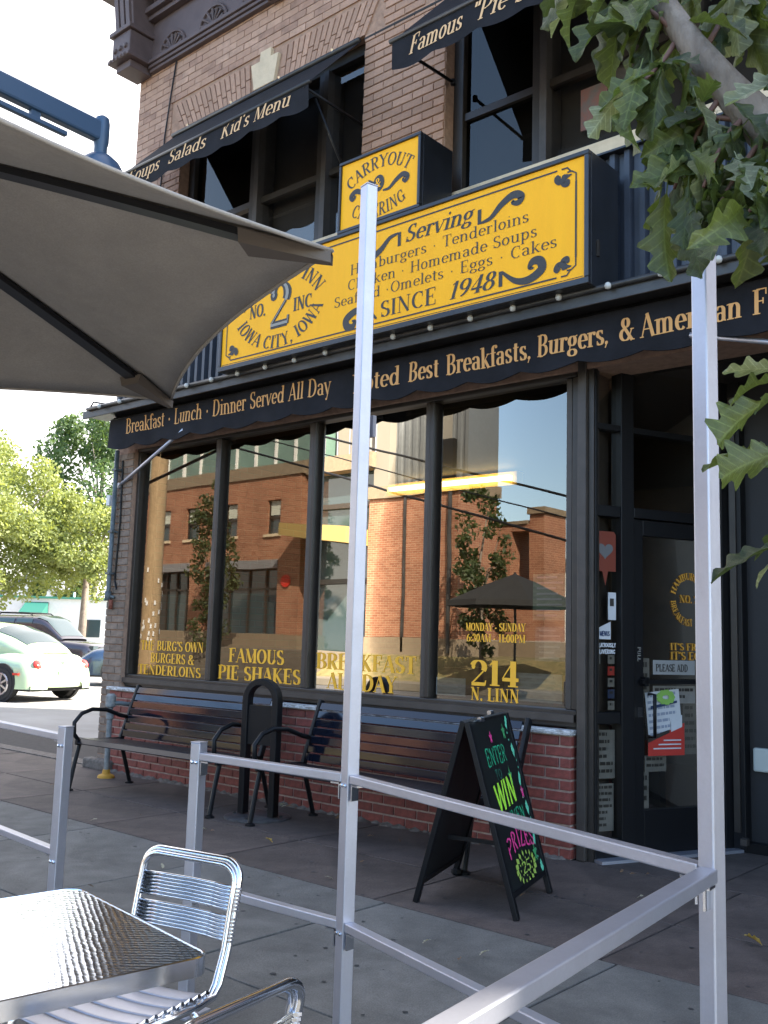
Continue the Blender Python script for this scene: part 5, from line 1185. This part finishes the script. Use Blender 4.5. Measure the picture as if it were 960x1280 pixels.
rf1 = mat('grey_shingle_roof', (.16, .17, .2), .8, var=.15); rf2 = mat('blue_grey_roof', (.12, .17, .2), .8)
house('white gabled house with a pale roof above the long white building', (-56.5, 26.2, 0), R(40), 5.6, 8, 2.7, 1.9, rf1)
house('house with a dark blue-grey roof at the left edge behind the long white building', (-59.5, 23.0, 0), R(110), 6, 8, 2.9, 1.8, rf2)

# ================================================================ CARS
def car(name, label, loc, rz, body, paint, L, Wd, wheel_r, ax):
    t = thing(name, label, 'car', loc, rz)
    zb = .24
    bx, gx = body['b'], body['g']
    def interp(tab, u):
        x = tab[0][0]+(tab[-1][0]-tab[0][0])*u
        for i in range(len(tab)-1):
            if tab[i][0] <= x <= tab[i+1][0]:
                k = (x-tab[i][0])/(tab[i+1][0]-tab[i][0]); k2 = k*k*(3-2*k) if body.get('smooth') else k
                return (x,)+tuple(tab[i][j]*(1-k2)+tab[i+1][j]*k2 for j in range(1, len(tab[0])))
        return tab[-1]
    def SB(u, v):
        x, hw, zt = interp(bx, u); a = math.pi*v; c, s = math.cos(a), math.sin(a)
        e1, e2 = body['exp']; return V(x, hw*math.copysign(abs(c)**e1, c), zb+(zt-zb)*abs(s)**e2)
    def SG(u, v, off=0):
        x, hw, zt, zl = interp(gx, u); a = math.pi*v; c, s = math.cos(a), math.sin(a); g1, g2 = body['gexp']
        return V(x, (hw+off)*math.copysign(abs(c)**g1, c), zl+(zt+off-zl)*abs(s)**g2)
    MB().grid(SB, 40, 24).build('body', paint, t, smooth=True)
    MB().grid(SG, 28, 24).build('cabin', paint, t, smooth=True)
    MB().box(bx[0][0]+.12, bx[-1][0]-.12, -Wd/2+.1, Wd/2-.1, .2, .3).build('underbody', 'tyre', t)
    for u0, u1, v0, v1 in body['win']:
        MB().grid(lambda u, v: SG(u0+(u1-u0)*u, v0+(v1-v0)*v, .012), 10, 10).build('window', 'carglass', t, smooth=True)
    for x in ax:
        for s in (-1, 1):
            T = Matrix.Rotation(R(90), 3, 'X'); y = s*(Wd/2-.10)
            q = MB().lathe([(wheel_r*.62, -.10), (wheel_r*.95, -.10), (wheel_r, -.06), (wheel_r, .06), (wheel_r*.95, .10), (wheel_r*.62, .10)], (x, y, wheel_r), 26, T); w_ = q.build('wheel', 'tyre', t, smooth=2)
            r_ = MB()
            for k in range(7):
                a = k*2*math.pi/7; r_.bar((x+.04*math.cos(a), y+s*.10, wheel_r+.04*math.sin(a)), (x+wheel_r*.6*math.cos(a), y+s*.10, wheel_r+wheel_r*.6*math.sin(a)), .035, .05, (0, 1, 0))
            r_.tube([(x+wheel_r*.62*math.cos(R(a)), y+s*.105, wheel_r+wheel_r*.62*math.sin(R(a))) for a in range(0, 360, 20)], .02, 6, closed=True); r_.build('rim', 'rim', w_)
            MB().lathe([(wheel_r*1.16, -.04), (wheel_r*1.16, .04)], (x, s*(Wd/2-.105+.055), wheel_r+.02), 26, T).build('wheel_arch', 'tyre', t)
            if body.get('fender'):
                q = MB(); q.grid(lambda u, v: V(x+.62*math.cos(math.pi*u), s*(Wd/2-.25+.27*math.sin(math.pi*v*.5)**.7), .28+.60*math.sin(math.pi*u)**.85*math.cos(math.pi*v*.5)**.5+.0), 18, 8); q.build('fender', paint, t, smooth=True)
    return t, SB, SG
beet = dict(b=[(-2.04, .45, .40), (-1.98, .72, .72), (-1.75, .84, .90), (-1.2, .86, .97), (0, .86, .92), (1.2, .84, .94), (1.75, .78, .80), (2.0, .6, .55), (2.05, .4, .4)], exp=(.45, .55), smooth=False,
    g=[(-1.72, .50, .93, .80), (-1.5, .60, 1.09, .80), (-1.1, .67, 1.30, .80), (-.6, .70, 1.45, .80), (0, .71, 1.50, .80), (.5, .70, 1.45, .80), (1.0, .66, 1.22, .80), (1.35, .6, .92, .80)], gexp=(.75, .62), fender=False,
    win=[(.085, .34, .26, .74), (.60, .92, .25, .75), (.42, .78, .06, .22), (.42, .78, .78, .94)])
h_ = V(-.97, -.24, 0)
cb, SBb, SGb = car('rounded_car', 'pale lime green rounded small car parked at left seen from behind', (-17.3, 3.78, 0), math.atan2(h_.y, h_.x), beet, 'beetle', 4.1, 1.72, .32, (-1.24, 1.27))
for s in (-1, 1):
    MB().lathe([(.0, -.03), (.09, -.02), (.105, 0), (.08, .03), (0, .045)], (-1.90, s*.60, .70), 18, Matrix.Rotation(R(-65), 3, 'Y')).build('tail_light', 'red', cb, smooth=True)
    MB().box(-1.70, -1.55, s*.835-.03, s*.835+.035, .50, .54).build('side_marker', 'red', cb)
    MB().lathe([(0, -.04), (.10, -.02), (.10, .02), (0, .05)], (1.86, s*.58, .66), 14, Matrix.Rotation(R(80), 3, 'Y')).build('headlight', 'carglass', cb, smooth=True)
    MB().box(.72, .86, s*.86-.0, s*.86+s*.14 if s > 0 else s*.86, .92, 1.02).build('door_mirror', 'beetle', cb) if s > 0 else None
MB().grid(lambda u, v: V(-2.03-.05*math.sin(math.pi*v)+.28*abs(2*u-1)**2.5, -.78+1.56*u, .27+.22*v), 16, 6).build('bumper', 'beetle', cb, smooth=True)
MB().box(-2.04, -2.02, -.16, .16, .50, .60).build('number_plate', 'white', cb); cb.scale = (.92, .92, .91); cb.location = (-17.45, 3.72, 0)
MB().lathe([(.045, -.01), (.045, .01)], (-1.99, 0, .78), 14, Matrix.Rotation(R(80), 3, 'Y')).build('round_badge', 'chrome', cb)
suvb = dict(b=[(-2.3, .70, .8), (-2.25, .88, 1.05), (-1.8, .92, 1.10), (.7, .92, 1.10), (1.2, .90, 1.06), (2.1, .86, .98), (2.3, .78, .85), (2.38, .6, .6)], exp=(.25, .3),
    g=[(-2.2, .80, 1.25, 1.0), (-2.05, .80, 1.74, 1.0), (-1.8, .78, 1.80, 1.0), (.5, .78, 1.80, 1.0), (.75, .76, 1.70, 1.0), (1.3, .74, 1.10, 1.0)], gexp=(.55, .22), win=[(.10, .33, .045, .17), (.35, .55, .045, .17), (.57, .72, .045, .17), (.10, .33, .83, .955), (.35, .55, .83, .955), (.57, .72, .83, .955), (.75, .98, .2, .8)])
hs_ = V(.868, .495, 0)
sv, _, SGs = car('suv', 'dark plum sport utility vehicle with roof rails parked behind the green car', (-26.2, 9.5, 0), math.atan2(hs_.y, hs_.x), suvb, 'suvp', 4.6, 1.86, .37, (-1.35, 1.4))
sv.scale = (.95, .95, .90)
for s in (-1, 1): MB().tube([(-1.7, s*.6, 1.80), (-1.6, s*.6, 1.87), (.1, s*.6, 1.87), (.2, s*.6, 1.80)], .02, 8).build('roof_rail', 'black', sv, smooth=True)
for x in (-1.1, -.2): MB().tube([(x, -.6, 1.88), (x, .6, 1.88)], .018, 8).build('roof_bar', 'black', sv, smooth=True)
for s in (-1, 1): MB().box(2.2, 2.33, s*.62-.14, s*.62+.14, .74, .90).build('headlight', 'carglass', sv); 
MB().box(2.3, 2.36, -.4, .4, .66, .86).build('grille', 'black', sv)
sed = dict(b=[(-2.2, .70, .7), (-2.1, .84, .95), (-1.2, .86, .98), (.8, .86, .96), (1.9, .82, .84), (2.2, .7, .65), (2.28, .5, .5)], exp=(.3, .35),
    g=[(-1.7, .6, .95, .85), (-1.0, .68, 1.38, .85), (-.3, .70, 1.42, .85), (.3, .68, 1.34, .85), (1.1, .62, .94, .85)], gexp=(.6, .4), win=[(.05, .26, .2, .8), (.62, .97, .2, .8), (.3, .6, .05, .2), (.3, .6, .8, .95)])
car('sedan', 'dark blue car nose just visible between the green car and the brick corner', (-19.0, 9.2, 0), math.atan2(hs_.y, hs_.x)+R(200), sed, 'bluecar', 4.4, 1.74, .31, (-1.3, 1.35))
car('sedan', 'pale car behind the green car at the left edge of the picture', (-27.5, 6.0, 0), R(150), sed, mat('silver_car_paint', (.5, .48, .48), .3, coat=.6), 4.4, 1.74, .31, (-1.3, 1.35))

# ================================================================ ACROSS THE STREET (seen mirrored in the shop glass), mirrored virtual depth Yv -> y = .2-Yv
def my(yv): return .2-yv
class XB(MB):
    def __init__(s, o): super().__init__(); s.o = Vector(o)
    def build(s, name, m, parent=None, **k):
        s.v = [tuple(Vector(p)-s.o) for p in s.v]; return MB.build(s, name, m, parent, **k)
q = MB(); pr2 = [(-13.4, -.01), (-13.4, .13), (-14.4, .16), (-14.6, .2), (-15.95, .82), (-60, 1.2)]
for x in (-120, 60): q.v += [(x, y, z) for y, z in pr2]
q.f += [(i, i+1, 7+i, 6+i) for i in range(5)]
tag(q.build('grass_bank', 'grass'), kind='structure')
tag(MB().box(-120, 60, -14.4, -13.39, .0, .165).build('far_sidewalk', mat('far_pavement', (.13, .115, .09), .9, var=.15, vscale=2)), kind='structure')
tag(MB().box(-60, -20, -15.9, -14.2, .1, .84).build('far_terrace', mat('terrace_pavers', (.13, .11, .085), .9, var=.2, vscale=2)), kind='structure')
M['darklintel'] = mat('grey_lintel', (.2, .2, .21), .7)
ob = thing('brick_building', 'sunlit orange brick building across the street with small windows and a glass top floor', 'building', (-22.3, my(16.2), .8)); o_ = (-22.3, my(16.2), .8)
Y0 = my(16.2)
w_ = XB(o_)
cols_ = [(-45, -31.4), (-31.4, -27.2), (-27.2, -26.9), (-26.9, -23.1), (-23.1, -22.3)]
wz = [(-30.4, -29.15), (-28.25, -27.5), (-26.1, -25.45), (-23.95, -23.3)]
xs_ = [-45]+[v for p in wz for v in p]+[-22.3]
for i in range(0, len(xs_), 2): w_.box(xs_[i], xs_[i+1], Y0-.5, Y0, 4.55, 5.68)
w_.box(-45, -22.3, Y0-.5, Y0, 5.681, 6.44).box(-45, -22.3, Y0-.5, Y0, 3.7, 4.549)
for a, b in ((-45, -30.2), (-27.9, -27.0), (-23.3, -22.3)): w_.box(a, b, Y0-.5, Y0, 1.301, 3.699)
w_.box(-22.8, -22.3, Y0-10, Y0-.51, .8, 6.44).box(-45, -22.81, Y0-9, Y0-.9, 3.6, 6.4)
w_.build('wall', 'oppbrick', ob)
XB(o_).box(-45.1, -22.2, Y0-10, Y0+.06, 6.441, 6.86).box(-45, -22.25, Y0-.45, Y0+.04, .8, 1.3).build('stone_band', 'oppstone', ob)
XB(o_).box(-30.2, -27.9, Y0-.3, Y0+.02, 3.42, 3.70).box(-27.0, -23.3, Y0-.3, Y0+.02, 3.42, 3.70).build('lintel', 'darklintel', ob)
for a, b in wz:
    f = XB(o_).box(a, b, Y0-.22, Y0-.16, 4.55, 5.68).build('window', 'carglass', ob); XB(o_).box(a, b, Y0-.15, Y0-.10, 5.08, 5.14).box(a, a+.05, Y0-.15, Y0-.10, 4.55, 5.68).box(b-.05, b, Y0-.15, Y0-.1, 4.55, 5.68).build('frame', 'bronze', f)
    XB(o_).box(a+.06, b-.06, Y0-.155, Y0-.12, 5.2, 5.66).build('blind', mat('pale_blind', (.5, .52, .45), .8), f)
    XB(o_).box(a-.08, b+.08, Y0-.1, Y0+.06, 4.46, 4.549).build('sill', 'stone', ob)
for a, b in ((-30.2, -27.9), (-27.0, -23.3)):
    f = XB(o_).box(a, b, Y0-.5, Y0-.42, 1.3, 3.42).build('shop_window', 'carglass', ob)
    q = XB(o_)
    for k in range(5): q.box(a+(b-a)*k/4-.03, a+(b-a)*k/4+.03, Y0-.41, Y0-.35, 1.3, 3.42)
    q.box(a, b, Y0-.41, Y0-.35, 2.75, 2.82).build('frame', 'bronze', f)
XB(o_).box(-45, -22.6, Y0-6, Y0-.9, 6.861, 8.8).build('glass_floor', mat('green_glazing', (.12, .2, .17), .15, spec=.8, var=.3, vscale=.5), ob)
q = XB(o_)
for k in range(22): x = -44+k*1.02; q.box(x, x+.07, Y0-.9, Y0-.8, 6.861, 8.8)
q.box(-45, -22.5, Y0-.9, Y0-.78, 8.2, 8.27).build('glazing_bar', 'white', ob)
XB(o_).box(-45, -22.2, Y0-6.2, Y0-.3, 8.81, 9.15).build('roof', 'white', ob)
# recessed entry and second block
XB(o_).box(-22.3, -19.41, Y0-.7, Y0-.6, .8, 6.4).build('entry_glazing', 'carglass', ob)
XB(o_).box(-22.29, -19.42, Y0-3.9, Y0-.1, 6.401, 6.9).build('balcony_slab', 'oppstone', ob)
q = XB(o_)
for k in range(6): q.box(-22.2+k*.55, -22.16+k*.55, Y0-.3, Y0-.26, 6.9, 7.9)
q.box(-22.29, -19.42, Y0-.3, Y0-.26, 7.9, 7.95).build('balcony_rail', 'alu', ob)
XB(o_).box(-22.29, -18.6, Y0-4.0, Y0-1.5, 6.91, 10.5).build('cream_wall', mat('cream_render', (.19, .175, .145), .8), ob)
XB(o_).box(-21.3, -20.6, Y0-1.49, Y0-1.4, 6.92, 9.0).build('balcony_door', 'white', ob)
XB(o_).prism([(-22.28, 4.35), (-19.42, 4.0), (-19.42, 4.5), (-22.28, 4.75)], lambda u, v, d: (u, d, v), Y0-.44, Y0+1.0).build('timber_canopy', mat('canopy_timber', (.34, .24, .08), .7), ob)
for z in (2.9, 5.3): XB(o_).box(-22.25, -19.45, Y0-.59, Y0-.45, z, z+.15).build('entry_beam', 'bronze', ob)
b2 = XB(o_).box(-19.4, -16.0, Y0-1.8, Y0, 1.31, 5.4).box(-17.6, -15.0, Y0-4, Y0-2.8, 1.31, 2.3).box(-17.6, -16.15, Y0-4, Y0-2.8, 2.301, 4.75).box(-15.5, -15.0, Y0-4, Y0-2.8, 2.301, 5.0).box(-16.149, -15.501, Y0-4, Y0-2.8, 4.55, 4.75)
b2.build('brick_block', 'oppbrick', ob)
XB(o_).box(-19.45, -15.95, Y0-1.9, Y0+.06, .8, 1.3).box(-17.6, -14.95, Y0-4, Y0-2.75, .8, 1.3).build('stone_base', 'oppstone', ob)
XB(o_).box(-19.46, -15.9, Y0-1.9, Y0+.08, 5.41, 5.75).box(-15.56, -14.94, Y0-4.05, Y0-2.72, 5.01, 5.2).box(-17.6, -15.561, Y0-4.05, Y0-2.75, 4.751, 4.85).build('stone_cap', 'oppstone', ob)
XB(o_).tube([(-16.25, Y0+.08, .9), (-16.25, Y0+.08, 5.4)], .06, 8).box(-18.0, -17.92, Y0+.01, Y0+.06, .9, 5.4).build('downpipe', 'rail', ob)
q = XB(o_); prof = []; x = -18.9
while x < -16.3: prof += [(x, Y0-.6), (x+.12, Y0-.6), (x+.14, Y0-.54), (x+.26, Y0-.54)]; x += .28
n = len(prof); q.add([(a, b, 5.751) for a, b in prof]+[(a, b, 11) for a, b in prof], [(i, i+1, n+i+1, n+i) for i in range(n-1)])
q.add([(prof[-1][0], Y0-.54, 5.2), (prof[-1][0], Y0-2.0, 5.2), (prof[-1][0], Y0-2.0, 11), (prof[-1][0], Y0-.54, 11)], [(0, 1, 2, 3)]).build('metal_cladding', mat('zinc_cladding', (.13, .14, .145), .55, metal=.2, var=.1), ob, fixn=False)
XB(o_).box(-17.0, -16.5, Y0-.5, Y0-.3, 5.76, 7.0).build('dark_vent', 'black', ob)
XB(o_).box(-19.5, -18.91, Y0-3, Y0-.3, 5.76, 11).box(-17.1, -16.7, Y0-.53, Y0-.48, 5.76, 11).build('cream_pier', mat('cream_render', (.19, .175, .145), .8), ob)
XB(o_).lathe([(.2, -.02), (.2, .02)], (-22.9, Y0+.03, 3.0), 16, Matrix.Rotation(R(90), 3, 'X')).build('round_sign', 'red', ob)
house('white gabled house far across the street, mirrored in the window nearest the door', (-19.6, my(32), 1), R(180), 6, 9, 3.3, 1.6, rf1)
house('cream house across the street further right', (-8, my(30), 1), R(180), 7, 9, 3.3, 2, rf1)
for lb, x, y, zc, rx, rz, n, sz in (('slender street tree in front of the brick building across the street', -24.5, -14.3, 3.4, .75, 2.8, 3800, .07), ('slim street tree beside the dark patio umbrella across the street', -14.0, -14.3, 2.9, .70, 2.2, 3400, .065), ('leafy shrub tree across the street behind the dark umbrella', -9.6, -17.0, 2.2, 1.5, 1.4, 4000, .08)):
    tree(lb, (x, y, .15), 5, rx, rz, zc, n, sz, lf3, int(-x), 60, .06)
up_ = thing('utility_pole', 'tall tan wooden utility pole at the kerb with pasted posters', 'pole', (-16.35, -6.2, 0))
MB().tube([(0, 0, 0), (0, 0, 10)], [.20, .14], 16).build('shaft', 'wood', up_, smooth=2)
q = MB()
for k in range(60):
    a = random.uniform(0, 6.28); z = random.uniform(1.0, 2.6); r = .206; q.add([(r*math.cos(a+i*.18), r*math.sin(a+i*.18), z+j) for i, j in ((0, 0), (1, 0), (1, .09), (0, .09))], [(0, 1, 2, 3)])
q.build('posters', 'white', up_, fixn=False)
MB().box(-1.2, 1.2, -.06, .06, 9.0, 9.15).build('crossarm', 'wood', up_)
for k, (za, zb_) in enumerate(((4.45, 3.75), (4.1, 3.45), (3.85, 3.28))):
    tag(MB().tube([(-17 + (17-8.4)*t + 0, -7.8, za+1.6-(za+1.6-za)*min(1, t*1.6) if False else 5.9+(.35*(1-k))-2.5*t) for t in [i/12 for i in range(19)]], (.022, .012, .022)[k], 6).build('overhead_cable', 'black'), 'black overhead cable sagging across the street, %s of three' % ('highest', 'middle', 'lowest')[k], 'cable', 'overhead cables')
pu = thing('patio_umbrella', 'dark grey patio umbrella standing across the street, mirrored in the right window', 'umbrella', (-12.3, -13.2, .1))
dk = mat('dark_grey_canvas', (.014, .014, .014), .85)
q = MB(); K = 8
for k in range(K):
    a0, a1 = 2*math.pi*k/K, 2*math.pi*(k+1)/K
    ring = lambda r, z, a, b: [(r*math.cos(a), r*math.sin(a), z), (r*math.cos(b), r*math.sin(b), z)]
    q.add(ring(1.55, 1.95, a0, a1)+ring(1.5, 2.08, a1, a0)+[(0.45*math.cos(a1), .45*math.sin(a1), 2.55), (.45*math.cos(a0), .45*math.sin(a0), 2.55), (0, 0, 2.72)], [(0, 1, 2, 3), (3, 2, 4, 5), (5, 4, 6)])
q.build('canopy', dk, pu, fixn=False)
MB().tube([(0, 0, 0), (0, 0, 2.75)], .03, 8).build('pole', 'rib', pu); MB().lathe([(.3, 0), (.3, .06), (.05, .1), (0, .1)], n=16).build('base', 'rib', pu)

# ================================================================ FALLEN LEAVES AND LITTER on the pavement
ylm = mat('yellow_fallen_leaf', (.45, .30, .06), .7, var=.2, vscale=40); blm = mat('brown_fallen_leaf', (.16, .09, .045), .8, var=.2, vscale=40); plm = mat('pale_fallen_leaf', (.42, .38, .26), .8)
fl_mesh = [oak_leaf(40+i, m_) for i, m_ in enumerate((ylm, blm, plm, blm, plm))]
rr = random.Random(5)
spots = [((-1.70, -.86), 0, .085), ((-1.53, -.95), 0, .07), ((-4.6, -1.05), 0, .07), ((-5.1, -1.15), 4, .06)]
for i in range(44): spots.append(((rr.uniform(-7.8, -1.2), rr.choice((rr.uniform(-.12, -.03), rr.uniform(-2.9, -.1)))), rr.choice((1, 1, 2, 3, 4)), rr.uniform(.03, .055)))
for (x, y), k, s_ in spots:
    o = bpy.data.objects.new('fallen_leaf', fl_mesh[k]); COL.objects.link(o); o.location = (x, y, .006+.3*s_); o.scale = (s_, s_, s_*1.1); o.rotation_euler = (rr.uniform(-.3, .3), rr.uniform(-.1, .2), rr.uniform(0, 6.3))
    tag(o, ('yellow fallen leaf lying on the dark pavement' if k == 0 else 'brown fallen leaf lying on the pavement' if k in (1, 3) else 'pale dry fallen leaf lying on the pavement'), 'leaf', ('yellow fallen leaves' if k == 0 else 'brown fallen leaves' if k in (1, 3) else 'pale fallen leaves')+' on the pavement')
gum = MB()
for i in range(420):
    x, y, r = rr.uniform(-8, -.2), rr.uniform(-4.5, -.1), rr.uniform(.004, .013); gum.add([(x+r*math.cos(a)*rr.uniform(.7, 1.2), y+r*math.sin(a)*rr.uniform(.7, 1.2), .0022) for a in (0, .8, 1.6, 2.4, 3.2, 4, 4.8, 5.6)], [tuple(range(8))])
tag(gum.build('gum_spots', mat('gum_black', (.03, .03, .03), .7), fixn=False), kind='stuff')
